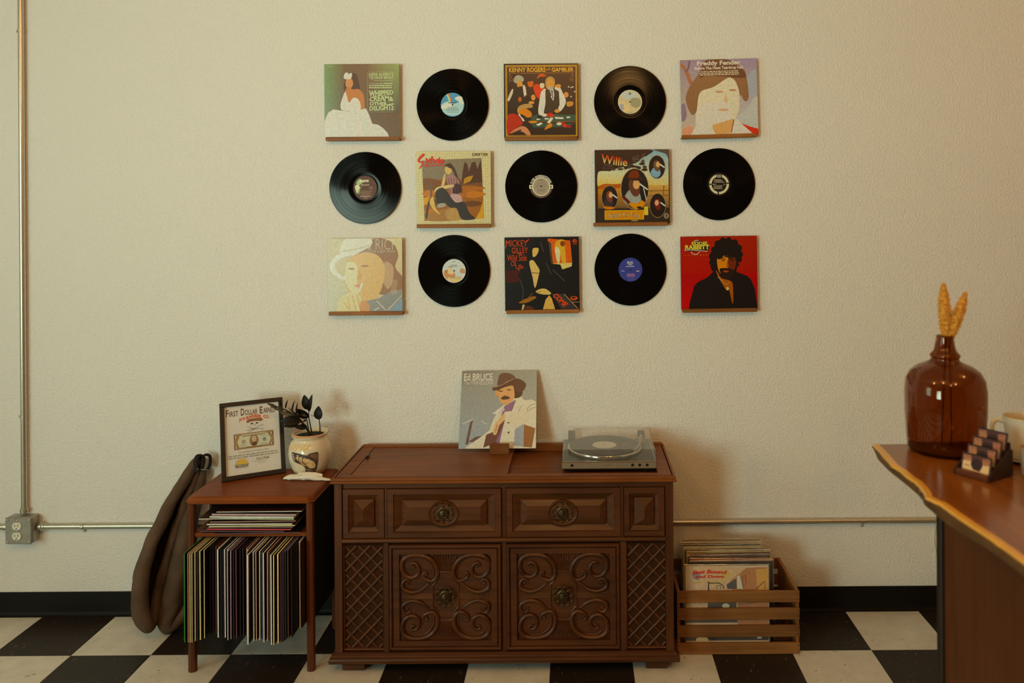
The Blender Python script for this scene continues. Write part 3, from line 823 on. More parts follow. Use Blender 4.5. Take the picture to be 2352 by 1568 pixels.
# ================================================================== printed covers: lettering as on the sleeves, pictures as plain generic stand-ins
def cover_gown(p):
    g, gd, br = C(118,134,82), C(92,104,66), C(98,74,50)
    p.fill(br)
    p.grad(180,185,520,1411, C(112,136,80), br, C(112,124,92), C(92,74,52))
    p.grad(900,185,1395,1000, C(104,84,56), C(128,142,84), C(92,68,48), C(84,68,56))
    p.blob([(620,330),(560,380),(510,470),(500,620),(560,700),(680,700),(760,640),(740,470),(700,350)], C(62,34,22))
    p.ell(585,500,62,90, C(186,128,78))
    p.blob([(560,560),(640,600),(740,600),(810,680),(830,800),(820,930),(700,960),(560,950),(500,900),(480,760),(510,640)], C(176,112,62))
    p.blob([(520,640),(480,720),(440,860),(460,940),(560,960),(760,940),(740,780),(650,740),(580,820),(540,700)], C(196,200,184))
    p.blob([(500,370),(540,320),(580,345),(630,335),(610,425),(510,430)], C(206,210,196))
    p.poly([(180,1130),(205,1060),(240,985),(320,930),(440,950),(560,965),(700,955),(850,915),(905,1020),(955,1170),(1050,1188),(1130,1245),(1200,1320),(1228,1390),(1228,1411),(180,1411)], C(208,210,186))
    for i, q in enumerate([[(300,1000),(420,1100),(380,1300)],[(620,1000),(560,1180),(640,1360)],[(820,1000),(860,1200),(840,1380)],[(1000,1230),(1060,1300),(1020,1380)],[(240,1330),(330,1280),(420,1380)]]):
        p.line(q, [16,30,12], C(184,188,164), True)
    t = C(172,182,124)
    p.text('STEREO', 215,213,345,230, C(150,168,110))
    for a in ([(880,330),(880,960),(905,978),(1305,978),(1325,955),(1325,335),(1305,315),(900,315),(880,330)],): p.line(a, 5, C(138,146,100))
    p.text("HERB ALPERT'S", 905,330,1305,390, t, .01); p.text('TIJUANA BRASS', 905,392,1300,448, t, .01)
    p.line([(985,462),(1300,462)], 5, t)
    p.text('A TASTE OF HONEY', 905,500,1140,522, C(206,200,160)); p.micro(1150,1300,[500], 18, t, 3); p.micro(905,1305,[534,568], 18, t, 4)
    p.text('WHIPPED', 905,0,1300,0, t, .035, warp=lambda a,b: (905+395*a, (730-40*a)-(105-35*a)*b))
    p.text('CREAM&', 905,0,1305,0, t, .035, warp=lambda a,b: (912+393*a, 803-(60+48*math.sin(PI*a))*b))
    p.text('OTHER', 915,812,1200,872, t, .035)
    p.text('DELIGHTS', 905,0,1305,0, t, .035, warp=lambda a,b: (912+393*a, 955-(72+55*a*a)*b))
def cover_saloon(p):
    p.fill(C(20,14,10)); go = C(206,150,64); mar = C(58,26,24)
    p.rect(146,208,1320,1380, go); p.rect(156,218,1310,1372, C(110,66,26)); p.rect(164,226,1302,1364, go); p.rect(172,234,1296,1360, C(44,24,20))
    p.rect(172,234,1296,345, mar)
    p.text('KENNY ROGERS', 205,245,805,322, go, .03); p.text('THE', 815,270,890,305, go, .0, warp=lambda a,b: (815+70*a, 310-25*a-38*b)); p.text('GAMBLER', 905,250,1265,318, go, .03)
    p.line([(205,340),(690,340),(730,352),(770,340),(1262,340)], 7, C(150,104,48))
    for s in (1,-1):
        f = lambda x: x if s > 0 else 1466-x
        p.line([(f(212),345),(f(212),490)], 6, C(150,104,48)); p.line([(f(215),350),(f(240),400),(f(262),450),(f(235),462),(f(228),435)], 6, C(150,104,48), True)
    sk = C(206,138,70)
    p.rect(172,900,1296,1360, C(32,20,16))
    # table, cards and chips
    p.poly([(560,1060),(700,1010),(1296,1030),(1296,1120),(1200,1130),(560,1125)], C(44,72,52)); p.poly([(560,1160),(1296,1170),(1050,1230),(600,1235)], C(40,68,54))
    p.line([(560,1135),(1296,1140)], 12, C(120,84,48))
    for q in [[(650,1090),(710,1085),(715,1105),(655,1112)],[(780,1080),(850,1078),(850,1104),(785,1104)],[(950,1060),(1090,1070),(1095,1098),(960,1095)],[(1140,1060),(1200,1055),(1205,1080),(1145,1085)],[(640,1185),(720,1150),(755,1170),(680,1210)],[(880,1070),(930,1080),(870,1165),(820,1160)]]: p.poly(q, C(206,196,160))
    for x,y,c in ((820,1030,(190,60,40)),(870,1015,(170,50,40)),(900,1040,(190,70,50)),(780,1030,(210,200,170)),(1080,1170,(160,50,44)),(1120,1210,(190,70,50)),(1020,1175,(200,180,150)),(1180,1220,(130,50,44))): p.ell(x,y,42,26,C(*c))
    # people at the back
    p.blob([(280,470),(300,400),(360,370),(430,400),(445,460),(380,500),(320,505)], C(150,144,116)); p.ell(380,520,46,62, sk); p.blob([(350,580),(440,580),(500,760),(420,860),(300,820)], C(26,20,18)); p.blob([(430,540),(470,560),(490,700),(470,760),(445,690)], C(196,180,148))
    p.ell(555,505,50,66, C(186,96,50)); p.blob([(505,480),(530,425),(600,440),(615,510),(590,470),(520,480)], C(40,20,18))
    p.blob([(600,560),(680,520),(800,590),(790,680),(720,760),(650,720)], C(196,52,22)); p.blob([(665,420),(700,365),(770,355),(820,390),(760,400),(700,450)], C(206,70,30)); p.ell(745,440,72,42, C(28,20,18)); p.ell(745,540,40,52, C(210,180,140)); p.blob([(690,480),(745,470),(800,490),(790,560),(775,510),(715,510),(705,570)], C(24,16,14))
    p.blob([(230,640),(300,600),(390,640),(400,720),(380,880),(260,930),(180,800)], C(34,26,22)); p.blob([(180,760),(240,620),(270,600),(260,680),(200,800)], C(190,174,140)); p.ell(380,770,30,40, C(176,90,44))
    p.ell(600,740,36,48, sk); p.blob([(480,700),(600,800),(700,780),(690,960),(560,970),(450,840)], C(24,18,16)); p.ell(570,825,48,26, sk)
    # standing man in waistcoat
    p.blob([(730,650),(800,600),(830,700),(810,860),(760,1020),(700,1030),(680,960),(700,800)], C(206,196,160)); p.blob([(950,590),(1030,570),(1090,680),(1135,810),(1080,930),(1020,980),(1000,930),(1030,830)], C(206,196,160))
    p.poly([(800,620),(940,600),(1020,640),(1030,800),(1000,980),(770,990),(800,840)], C(40,34,26)); p.poly([(870,610),(930,600),(945,700),(930,800),(890,740)], C(214,206,176)); p.line([(895,620),(890,720)], 14, C(20,16,14)); p.line([(915,620),(918,760)], 14, C(20,16,14))
    p.blob([(800,540),(810,440),(880,395),(950,440),(955,540),(920,600),(840,610)], C(168,128,72)); p.ell(880,520,52,80, sk); p.ell(880,590,44,30, C(160,150,124)); p.ell(1010,555,46,32, sk); p.ell(990,965,44,30, sk); p.ell(700,1060,40,30, C(24,18,16))
    p.ell(1140,700,40,46, C(186,130,76)); p.blob([(1150,820),(1250,815),(1240,880),(1160,890)], C(176,128,66))
    for x,y in ((1180,570),(1220,580),(1250,572),(1280,650),(1220,730)): p.ell(x,y,12,12,C(210,204,180))
    # man in red at the near end of the table
    p.blob([(172,1060),(240,1005),(330,1020),(400,1100),(420,1180),(330,1230),(230,1320),(172,1340)], C(166,40,22)); p.line([(360,1010),(400,1060),(445,1130)], 28, C(210,200,170)); p.line([(380,1015),(420,1070)], 12, C(24,18,16))
    p.blob([(340,990),(380,930),(470,920),(560,980),(570,1050),(500,1070),(440,1030)], C(196,120,50)); p.blob([(350,900),(440,850),(560,850),(590,900),(480,920),(380,940),(340,990)], C(168,130,76)); p.blob([(520,1130),(640,1125),(665,1150),(560,1165)], C(200,128,56)); p.blob([(780,1270),(830,1190),(890,1165),(905,1220),(820,1260)], C(200,120,50))
    p.blob([(215,1330),(330,1240),(420,1210),(500,1250),(555,1350),(500,1360),(400,1300)], C(186,124,84)); p.line([(230,1345),(400,1275)], 30, C(60,34,26))
def cover_portrait_sky(p):
    p.grad(150,110,1440,1356, C(132,116,124), C(140,124,140), C(176,160,130), C(178,172,152))
    p.blob([(1050,1080),(1250,900),(1430,700),(1430,1250),(1200,1200)], C(172,172,156)); p.blob([(1250,420),(1430,300),(1430,700),(1260,700)], C(148,152,152))
    p.line([(160,170),(250,280),(330,480),(400,640)], [50,60,34], C(150,96,66), True); p.line([(320,130),(290,260),(250,300)], 26, C(96,74,88), True)
    p.blob([(170,1230),(280,1180),(350,1200),(300,1330),(170,1340)], C(196,140,104)); p.blob([(160,850),(220,820),(250,1000),(200,1100),(160,1060)], C(126,104,116))
    p.blob([(400,420),(470,330),(560,150),(760,120),(1000,160),(1180,260),(1240,400),(1270,740),(1200,800),(1130,700),(1060,900),(500,900),(340,1000),(240,760),(300,560)], C(122,88,58))
    p.blob([(560,150),(760,115),(1000,150),(1190,300),(1230,420),(1040,420),(900,400),(600,380),(480,400)], C(82,48,34))
    p.blob([(420,900),(480,640),(700,560),(900,440),(990,420),(1070,500),(1120,680),(1110,900),(1050,1060),(900,1160),(700,1220),(480,1160),(400,1050)], C(206,190,150))
    p.blob([(400,1180),(420,960),(560,830),(800,800),(980,860),(960,1080),(760,1180),(560,1200)], C(212,206,172))
    p.ell(1010,620,60,16, C(160,118,76)); p.ell(790,640,66,16, C(170,130,86)); p.blob([(860,760),(900,680),(930,800),(890,820)], C(196,166,120)); p.ell(850,930,90,20, C(190,150,110))
    p.poly([(660,1170),(960,1090),(1020,1080),(980,1310),(700,1330)], C(200,150,92))
    p.poly([(300,1335),(420,1130),(560,1130),(640,1190),(720,1330)], C(214,206,176)); p.poly([(970,1290),(1020,1085),(1060,1080),(1180,1180),(1310,1320),(990,1325)], C(216,208,180)); p.line([(1020,1090),(970,1290)], 14, C(110,60,36))
    p.poly([(1130,1150),(1250,1200),(1440,1250),(1440,1356),(1330,1330)], C(196,52,34))
    w = C(222,216,186)
    p.text('Freddy Fender', 440,140,1150,232, w, .03); p.text('Before The Next Teardrop Falls', 398,230,1198,292, w, .025)
    p.micro(470,1140,[305,332,358], 14, C(196,186,150), 7, 'c')
def cover_desert(p):
    p.fill(C(208,182,128))
    g = C(176,146,96)
    for k in range(1, 30): 
        x = 188+k*42; p.rect(x, 120, x+3, 1346, g); 
    for k in range(1, 29):
        y = 120+k*42; p.rect(188, y, 1413, y+3, g)
    def Q(a, b): # photo panel, slightly turned
        return ((280+a*975+b*40), (272+b*1000-a*38))
    def poly(pts, c, sm=True): p.poly([Q(a, b) for a, b in pts], c, sm)
    poly([(0,0),(1,0),(1,1),(0,1)], C(122,106,78), False)
    poly([(0,.32),(1,.34),(1,1),(0,1)], C(140,86,34), False)
    poly([(0,.30),(.1,.29),(.22,.32),(.3,.36),(.6,.36),(1,.34),(1,.5),(.5,.5),(0,.48)], C(112,70,34), False)
    for k,(a,b,w_,h_) in enumerate(((.1,.55,.12,.06),(.2,.7,.2,.05),(.75,.5,.3,.05),(.85,.6,.2,.06),(.8,.75,.2,.05),(.55,.6,.2,.04),(.1,.85,.1,.05))):
        poly([(a-w_,b),(a,b-h_),(a+w_,b),(a,b+h_)], [C(176,106,36),C(96,56,26),C(160,92,30)][k % 3])
    poly([(.66,.32),(.70,.12),(.72,.05),(.77,.1),(.78,.22),(.84,.07),(.90,.06),(.93,.18),(1,.02),(1,.4),(.66,.42)], C(74,46,28), False); poly([(.70,.33),(.76,.3),(.86,.28),(.8,.38),(.68,.42)], C(168,124,46), False)
    poly([(.95,.85),(1,.7),(1,1),(.86,1)], C(190,138,38), False); poly([(0,.62),(.1,.6),(.08,.72),(0,.74)], C(200,136,46), False)
    poly([(.06,.9),(.3,.82),(.55,.8),(.6,1),(.05,1)], C(150,106,54)); poly([(.36,.86),(.5,.8),(.6,.86),(.62,1),(.4,1)], C(166,128,72))
    poly([(.02,.92),(.07,.7),(.09,.7),(.05,.95)], C(60,44,34)); poly([(.12,.4),(.14,.4),(.15,.68),(.12,.7)], C(92,80,60))
    # seated figure
    poly([(.38,.12),(.47,.07),(.54,.14),(.6,.3),(.66,.5),(.62,.56),(.55,.4),(.52,.2)], C(76,46,34))
    p.ell(*Q(.44,.17),58,82, C(208,160,92)); poly([(.38,.1),(.46,.06),(.52,.11),(.5,.16),(.42,.12)], C(70,42,30))
    poly([(.40,.30),(.5,.26),(.6,.34),(.62,.5),(.6,.6),(.46,.58),(.42,.42)], C(150,110,96)); poly([(.56,.4),(.62,.44),(.62,.56),(.5,.58),(.5,.5)], C(58,30,34)); poly([(.46,.58),(.62,.6),(.64,.72),(.5,.75)], C(176,140,124))
    for k in range(4): poly([(.43+k*.045,.31),(.44+k*.045,.31),(.46+k*.045,.56),(.45+k*.045,.56)], C(96,52,56), False)
    poly([(.32,.38),(.36,.26),(.39,.25),(.36,.42),(.3,.46)], C(206,164,104)); poly([(.2,.48),(.28,.44),(.5,.42),(.5,.46),(.3,.5),(.2,.54)], C(208,166,106))
    poly([(.2,.56),(.26,.48),(.36,.48),(.5,.68),(.56,.72),(.68,.72),(.76,.9),(.85,1),(.63,1),(.55,.82),(.45,.8),(.38,.74),(.35,.72),(.24,.74)], C(46,36,30)); poly([(.24,.73),(.35,.72),(.36,.77),(.24,.79)], C(150,140,120))
    poly([(.1,.68),(.16,.6),(.18,.7),(.2,.8),(.27,.9),(.2,.86),(.13,.78)], C(206,164,84))
    p.text('ylvia', 0,0,0,0, C(196,42,26), .03, warp=lambda a,b: (318+330*a+24*b, 372-22*a-(185-60*a)*b))
    p.line([(345,372),(470,352),(650,348)], 14, C(196,42,26)); p.line([(318,165),(240,240),(232,285),(290,300),(285,340),(238,405)], [40,34,30,28,24,18], C(196,42,26), True)
    p.text('DRIFTER', 1112,155,1365,200, C(44,34,26), .01, spacing=1.1)
def oval_man(p, cx, cy, rx, ry, hat, hair, shirt, face=(206,150,96), dx=0):
    p.ell(cx,cy,rx*1.04,ry*1.03, C(176,140,90)); p.ell(cx,cy,rx,ry, C(22,18,16))
    p.blob([(cx-rx*.8,cy+ry*.5),(cx-rx*.4,cy+ry*.05),(cx+rx*.2,cy+ry*.05),(cx+rx*.45,cy+ry*.6),(cx,cy+ry*.92),(cx-rx*.5,cy+ry*.8)], C(*shirt))
    p.blob([(cx-rx*.45,cy-ry*.1),(cx-rx*.3,cy-ry*.5),(cx+rx*.2,cy-ry*.55),(cx+rx*.35,cy-ry*.2),(cx+rx*.3,cy+ry*.3),(cx-rx*.1,cy+ry*.35)], C(*hair))
    p.ell(cx+rx*.12+dx,cy-ry*.22,rx*.25,ry*.24, C(*face))
    if hat:
        p.ell(cx+rx*.02,cy-ry*.52,rx*.68,ry*.11, C(44,26,22), .12); p.blob([(cx-rx*.45,cy-ry*.56),(cx-rx*.3,cy-ry*.85),(cx,cy-ry*.92),(cx+rx*.25,cy-ry*.85),(cx+rx*.3,cy-ry*.55)], C(104,48,26))
    p.line([(cx+rx*.35,cy-ry*.25),(cx+rx*.95,cy+ry*.05)], 22, C(196,186,166))
def cover_ovals(p):
    p.grad(180,92,1402,700, C(120,152,150), C(120,156,160), C(214,178,84), C(206,180,104)); p.grad(180,440,1402,700, C(190,188,140), C(170,178,150), C(216,166,70), C(206,170,90))
    p.rect(180,690,1402,1318, C(166,120,54)); p.grad(180,690,1402,1060, C(186,120,48), C(190,146,72), C(96,72,40), C(104,78,44)); p.rect(180,1060,1402,1318, C(44,34,24))
    p.blob([(230,700),(330,655),(480,660),(620,660),(620,720),(240,740)], C(160,84,34)); p.line([(1060,740),(1402,690)], 30, C(176,140,84)); p.line([(1060,780),(1402,775)], 12, C(96,70,40)); p.line([(1060,860),(1402,855)], 12, C(96,70,40)); p.line([(1310,690),(1300,860)], 22, C(126,88,50))
    tree = C(48,30,22)
    p.blob([(180,92),(1080,92),(1060,180),(960,230),(880,300),(760,340),(640,380),(540,400),(420,440),(300,440),(230,470),(215,640),(225,760),(215,1318),(180,1318)], tree)
    for k in range(26):
        r = random.Random(k); p.ell(230+r.random()*800, 440-r.random()*60-(k/26)*120*r.random(), 26+r.random()*26, 18+r.random()*14, [tree, C(70,52,40)][k % 2])
    for k in range(8): r = random.Random(k+50); p.ring(830+r.random()*180, 190+r.random()*80, 44, 32, 5, C(112,96,74), r.random()*3, 4+r.random()*2, 12)
    p.poly([(1390,92),(1402,92),(1402,1318),(1390,1318)], tree); p.blob([(1150,92),(1402,92),(1402,300),(1360,180),(1240,130)], C(74,64,56))
    oval_man(p,832,742,225,335,True,(92,54,36),(140,140,124))
    p.poly([(610,870),(660,860),(800,1000),(760,1040)], C(84,30,22)); p.blob([(740,970),(860,980),(950,935),(990,980),(960,1040),(850,1075),(760,1030)], C(196,126,36)); p.ell(900,1050,40,18, C(40,26,18)); p.line([(975,730),(1020,930)], 14, C(190,180,160))
    oval_man(p,418,882,130,195,False,(110,58,40),(52,40,38)); p.blob([(310,1030),(380,1030),(480,1040),(500,1060),(420,1080),(340,1070)], C(190,112,46))
    oval_man(p,1200,385,132,192,False,(96,72,46),(120,150,158)); oval_man(p,1205,1022,130,198,False,(104,38,28),(26,18,16),(206,150,110),-30)
    p.rect(330,1095,978,1252, C(206,150,52)); p.rect(345,1110,962,1240, C(190,124,40)); p.rect(980,1040,1048,1180, C(210,170,70))
    p.text('Before His Time', 0,0,0,0, C(96,50,26), .05, warp=lambda a,b: (410+490*a, 1232-28*math.sin(PI*a)-(85-18*math.sin(PI*a))*b)); p.text('Before His Time', 0,0,0,0, C(214,180,120), .0, warp=lambda a,b: (410+490*a, 1228-28*math.sin(PI*a)-(80-18*math.sin(PI*a))*b))
    p.ring(1345,1195,40,46,8,C(180,160,120)); p.ring(1345,1195,22,24,7,C(180,160,120)); p.micro(770,890,[1262],16,C(176,150,100),4)
    for col, lo, hi in ((C(196,52,24),0,1),):
        for k in range(4):
            y_ = k
        vv, ff = text_mesh('Willie', .015)
        pts = [(280+430*a+14*b, 355-50*(1-a)**1.4*1.0+10*a-(150-20*a)*b) for a, b in vv]
        r1, r2 = C(196,44,26), C(220,190,110)
        cd = {i: tuple(r2[q]*(1-min(1,b*1.3))+r1[q]*min(1,b*1.3) for q in range(3)) for i, (a, b) in enumerate(vv)}
        p.raw(pts, ff, cd)
def cover_pale_hat(p):
    p.grad(163,118,1383,1344, C(176,156,112), C(196,176,120), C(178,172,138), C(178,150,104))
    p.blob([(500,300),(900,130),(1100,130),(1250,220),(1320,400),(1270,600),(1383,760),(1383,980),(1100,1060),(800,900)], C(136,92,56))
    p.blob([(1090,520),(1200,540),(1240,620),(1230,800),(1150,960),(1060,800)], C(172,136,92))
    p.blob([(430,640),(500,470),(700,360),(950,380),(1090,560),(1080,800),(1000,1040),(850,1180),(660,1130),(500,980),(440,830)], C(200,156,92))
    p.blob([(430,700),(470,520),(640,560),(640,900),(700,1000),(560,1010),(460,860)], C(206,182,132))
    p.blob([(190,570),(250,450),(400,350),(640,300),(860,250),(700,340),(520,450),(450,620),(430,800),(300,740),(210,660)], C(206,200,168)); p.blob([(270,560),(360,460),(560,390),(470,540),(432,740),(320,680)], C(180,162,118))
    p.poly([(360,360),(368,260),(410,170),(470,118),(880,118),(900,180),(860,270),(640,310),(480,340)], C(200,192,158)); p.line([(400,330),(640,290),(860,235)], 22, C(176,160,120), True)
    p.ell(550,620,56,16, C(150,108,64)); p.ell(770,575,66,16, C(150,104,60)); p.blob([(640,780),(680,640),(720,770),(680,800)], C(190,140,78)); p.ell(660,900,66,22, C(196,130,88)); p.line([(730,860),(680,970)], 34, C(214,204,176))
    p.blob([(330,1344),(320,1230),(360,1110),(450,1040),(580,1000),(680,1050),(720,1150),(700,1344)], C(206,178,122))
    for q in ([(430,1180),(500,1290)],[(480,1080),(520,1300)],[(560,1060),(620,1310)],[(640,1060),(690,1300)]): p.line(q, 14, C(190,138,78))
    p.poly([(700,1344),(800,1150),(1000,1110),(1180,1000),(1383,960),(1383,1344)], C(128,120,104)); p.blob([(700,1160),(820,1180),(840,1344),(700,1344)], C(186,132,76)); p.poly([(1150,1344),(1383,1100),(1383,1344)], C(124,136,140))
    p.line([(1110,1310),(960,1150)], 20, C(176,166,140)); p.line([(1140,1310),(1383,1060)], 20, C(176,166,140)); p.line([(920,1310),(1000,1265)], 14, C(196,186,160))
    t = C(216,198,150)
    p.text('CHARLIE RICH', 228,132,1310,305, t, -.025); p.text('EVERY TIME YOU TOUCH ME (I GET HIGH)', 270,318,1270,362, t, -.01); p.micro(1180,1310,[810+k*24 for k in range(10)], 9, C(196,170,124), 9, 'c')
def cover_night(p):
    p.fill(C(18,14,12)); r = C(206,74,40)
    p.poly([(850,120),(1215,160),(1245,545),(930,550),(900,200),(840,160)], C(200,84,22)); p.poly([(930,540),(1240,530),(1235,590),(1080,640),(1050,560)], C(206,176,100)); p.blob([(1000,160),(1110,150),(1130,300),(1140,520),(1080,530),(1050,400),(1010,540),(960,270)], C(206,150,60)); p.blob([(960,280),(1040,300),(1040,500),(1000,520)], C(206,186,130)); p.ell(1090,210,40,46, C(120,60,24))
    for x in (868,888): p.line([(x,190),(x+40,540)], 7, C(120,96,60))
    # dark-haired figure in black
    p.blob([(580,250),(650,215),(710,250),(730,400),(690,440),(560,420)], C(12,10,10)); p.blob([(600,290),(690,280),(690,340),(650,410),(600,420)], C(206,160,86))
    p.blob([(540,520),(600,480),(660,560),(705,640),(700,700),(650,900),(620,930),(590,760)], C(196,164,96)); p.line([(580,690),(705,700)], 10, C(20,16,14))
    p.blob([(640,1010),(700,965),(800,960),(890,1030),(860,1055),(740,1050)], C(206,164,90)); p.line([(640,1025),(720,1000)], 8, C(40,26,18)); p.blob([(360,1190),(430,1140),(560,1090),(640,1085),(630,1120),(480,1190)], C(140,92,40)); p.line([(500,1130),(585,1030)], 12, C(120,78,36))
    p.poly([(755,1300),(800,1140),(860,1065),(900,1120),(955,1300)], C(200,156,80)); p.poly([(405,1310),(420,1220),(460,1220),(430,1310)], C(190,160,110)); p.blob([(450,1290),(500,1240),(580,1260),(600,1310)], C(84,44,24))
    for q in ([(730,180),(775,340)],[(810,520),(900,720)],[(920,640),(1120,835)],[(390,810),(440,980),(415,1140)]): p.line(q, 9, C(84,72,56))
    p.poly([(900,1040),(1100,1050),(1340,1310),(1060,1310)], C(52,44,38)); p.line([(1105,1050),(1335,1300)], 8, C(190,150,84)); p.line([(1240,1185),(1350,1185)], 8, C(190,140,80)); p.ell(1265,1120,60,34, C(190,74,30)); p.ell(1260,1112,34,16, C(40,20,14))
    p.text('COME', 0,0,0,0, r, .04, warp=lambda a,b: (905+190*a+85*b, 1075+190*a-45*b))
    p.text('MICKEY', 0,0,0,0, r, .0, warp=lambda a,b: (160+350*a, 248-105*b)); p.line([(175,150),(152,280)], 13, r); p.line([(505,175),(535,130)], 13, r)
    p.text('GILLEY', 255,265,520,362, r, .0); p.line([(345,355),(430,390)], 12, r); p.text('Wild Side', 180,385,500,490, r, .0); p.text('Of', 240,490,320,575, r, .0); p.text('Life', 315,545,440,620, r, .0); p.line([(345,615),(375,650),(390,610)], 10, r)
    p.micro(160,410,[650+k*23 for k in range(9)], 10, C(110,36,26), 12)
    p.blob([(1258,190),(1260,150),(1290,138),(1322,160),(1318,190)], r); p.ell(1290,168,14,12, C(18,14,12)); p.rect(1258,212,1322,222, r)
def cover_red(p):
    p.grad(163,82,1408,1308, C(150,44,30), C(150,50,34), C(176,14,14), C(150,20,18)); p.grad(163,700,1408,1308, C(160,26,22), C(160,30,24), C(180,10,14), C(150,18,18))
    k = C(22,16,14)
    p.blob([(640,470),(640,370),(700,300),(740,180),(860,125),(1000,140),(1120,230),(1150,340),(1150,470),(1080,530),(1060,680),(900,720),(700,680),(650,600)], k)
    for x_, y_, r_ in ((655,420,34),(665,520,40),(690,610,40),(700,300,40),(760,200,44),(850,150,44),(950,145,40),(1050,190,48),(1120,280,44),(1140,390,38),(1120,480,40),(1080,560,34)): p.ell(x_, y_, r_, r_*1.1, k)
    p.poly([(285,1308),(300,1180),(380,900),(440,840),(590,770),(680,680),(1060,680),(1240,750),(1300,810),(1360,960),(1420,1308)], k)
    p.blob([(760,440),(850,415),(940,420),(960,640),(900,760),(800,700),(760,580)], C(200,124,56)); p.blob([(940,440),(1040,440),(1060,560),(1000,700),(930,720)], C(104,46,28))
    p.blob([(750,430),(800,395),(860,430),(900,400),(960,425),(1040,400),(1080,470),(1030,440),(960,455),(900,430),(840,445),(780,470)], k); p.line([(810,470),(850,458),(895,468)], 12, k, True); p.line([(950,474),(1000,462),(1045,478)], 12, k, True); p.ell(853,490,24,9, k); p.ell(1000,494,24,9, C(40,18,14)); p.poly([(920,490),(945,590),(900,605)], C(150,84,40)); p.blob([(790,640),(880,615),(1000,640),(1040,720),(960,800),(860,790)], C(32,20,16)); p.ell(895,672,46,16, C(150,70,46))
    p.blob([(730,660),(760,680),(820,780),(960,830),(1005,900),(1000,1220),(940,980),(880,960),(780,780)], C(150,84,40)); p.line([(760,760),(900,900),(940,860)], 7, C(206,170,100)); p.ell(915,960,26,30, C(206,160,90))
    g, w = C(206,176,72), C(196,186,150)
    p.ring(425,205,64,66,10,w); p.ring(400,330,70,56,10,w); p.poly([(220,300),(330,240),(345,170),(480,150),(600,190),(600,240),(632,240),(630,290),(590,330),(300,330)], C(44,30,22)); p.line([(220,310),(330,305),(600,330)], 10, w)
    p.text('EDDIE', 345,168,600,225, g, .04); p.text('RABBITT', 235,222,632,300, g, .05)
    for i, ch in enumerate('LOVELINE'): p.text(ch, 235+i*49,383,252+i*49,405, C(196,120,60))
def cover_rancher(p):
    p.grad(190,115,1350,1280, C(128,124,106), C(136,136,118), C(140,148,140), C(150,154,140)); p.grad(190,115,700,340, C(112,106,92), C(124,120,104), C(122,120,104), C(140,140,122))
    for pts in ([(210,1210),(235,910),(390,850),(300,1220)],[(370,1130),(440,960),(510,875),(600,920),(560,1090)],): p.poly(pts, C(138,144,136))
    p.poly([(390,860),(330,1220),(290,1220),(345,900)], C(92,70,62)); p.poly([(330,1180),(440,1110),(560,1090),(520,1110),(400,1190)], C(92,74,66)); p.line([(235,915),(390,850)], 10, C(200,204,190)); p.line([(510,875),(600,920)], 9, C(196,200,186))
    coat = C(198,188,154)
    p.poly([(300,1260),(520,1110),(640,1020),(700,860),(780,700),(850,640),(1050,520),(1110,510),(1170,570),(1280,560),(1350,600),(1350,1280),(300,1280)], coat); p.poly([(680,770),(850,640),(880,700),(760,780)], C(206,204,180))
    p.poly([(860,660),(1000,580),(1040,560),(980,730),(900,740),(800,1210),(700,1220),(640,1200),(700,1050),(760,980)], C(124,92,110)); p.poly([(770,770),(850,660),(870,720),(800,760)], C(176,166,150))
    p.poly([(600,1080),(700,1040),(760,1000),(820,870),(880,860),(810,1040),(740,1200),(560,1270)], C(92,58,50))
    p.blob([(860,760),(960,740),(1180,760),(1240,860),(1180,910),(1000,950),(890,920)], C(196,184,150)); p.blob([(700,1060),(720,930),(800,830),(860,770),(870,860),(800,940),(750,1075)], C(206,160,112))
    for q in ([(760,930),(735,1050)],[(800,930),(770,1020)]): p.line(q, 8, C(150,96,64))
    for q in ([(1200,720),(1260,650),(1340,625)],[(1200,745),(1290,690),(1345,680)],[(1080,740),(1130,640)]): p.line(q, 10, C(150,132,96), True)
    p.poly([(1030,1000),(1160,925),(1165,1260),(1020,1240)], C(140,146,142)); p.poly([(1165,930),(1340,990),(1290,1270),(1165,1260)], C(132,88,54)); p.ell(930,905,18,9, C(60,40,30)); p.ell(935,1050,16,16, C(84,56,40))
    p.blob([(720,420),(760,400),(1000,340),(1130,430),(1110,510),(1020,540),(760,520)], C(54,34,28)); p.blob([(750,470),(790,400),(900,360),(985,350),(1010,450),(1000,560),(880,640),(810,600)], C(200,148,96)); p.blob([(720,420),(760,430),(750,510),(725,490)], C(190,140,90))
    p.blob([(805,540),(860,500),(930,520),(940,545),(850,560)], C(64,38,30)); p.ell(925,410,40,8, C(80,50,36)); p.ell(800,430,34,9, C(80,50,36))
    h = C(70,46,38)
    p.blob([(680,420),(680,370),(760,350),(860,310),(980,245),(1080,245),(1170,300),(1185,360),(1130,440),(1040,440),(1000,350),(880,360),(780,400)], h); p.blob([(745,340),(760,220),(790,165),(860,150),(960,170),(1020,235),(900,280),(820,330)], C(88,62,50)); p.line([(690,375),(800,340),(900,290),(1000,240)], 6, C(176,150,112), True)
    w = C(222,218,192)
    p.text('Ed BRUCE', 225,155,672,265, w, .02); p.text('The TENNESSEAN', 225,268,665,328, C(200,196,172), -.005)
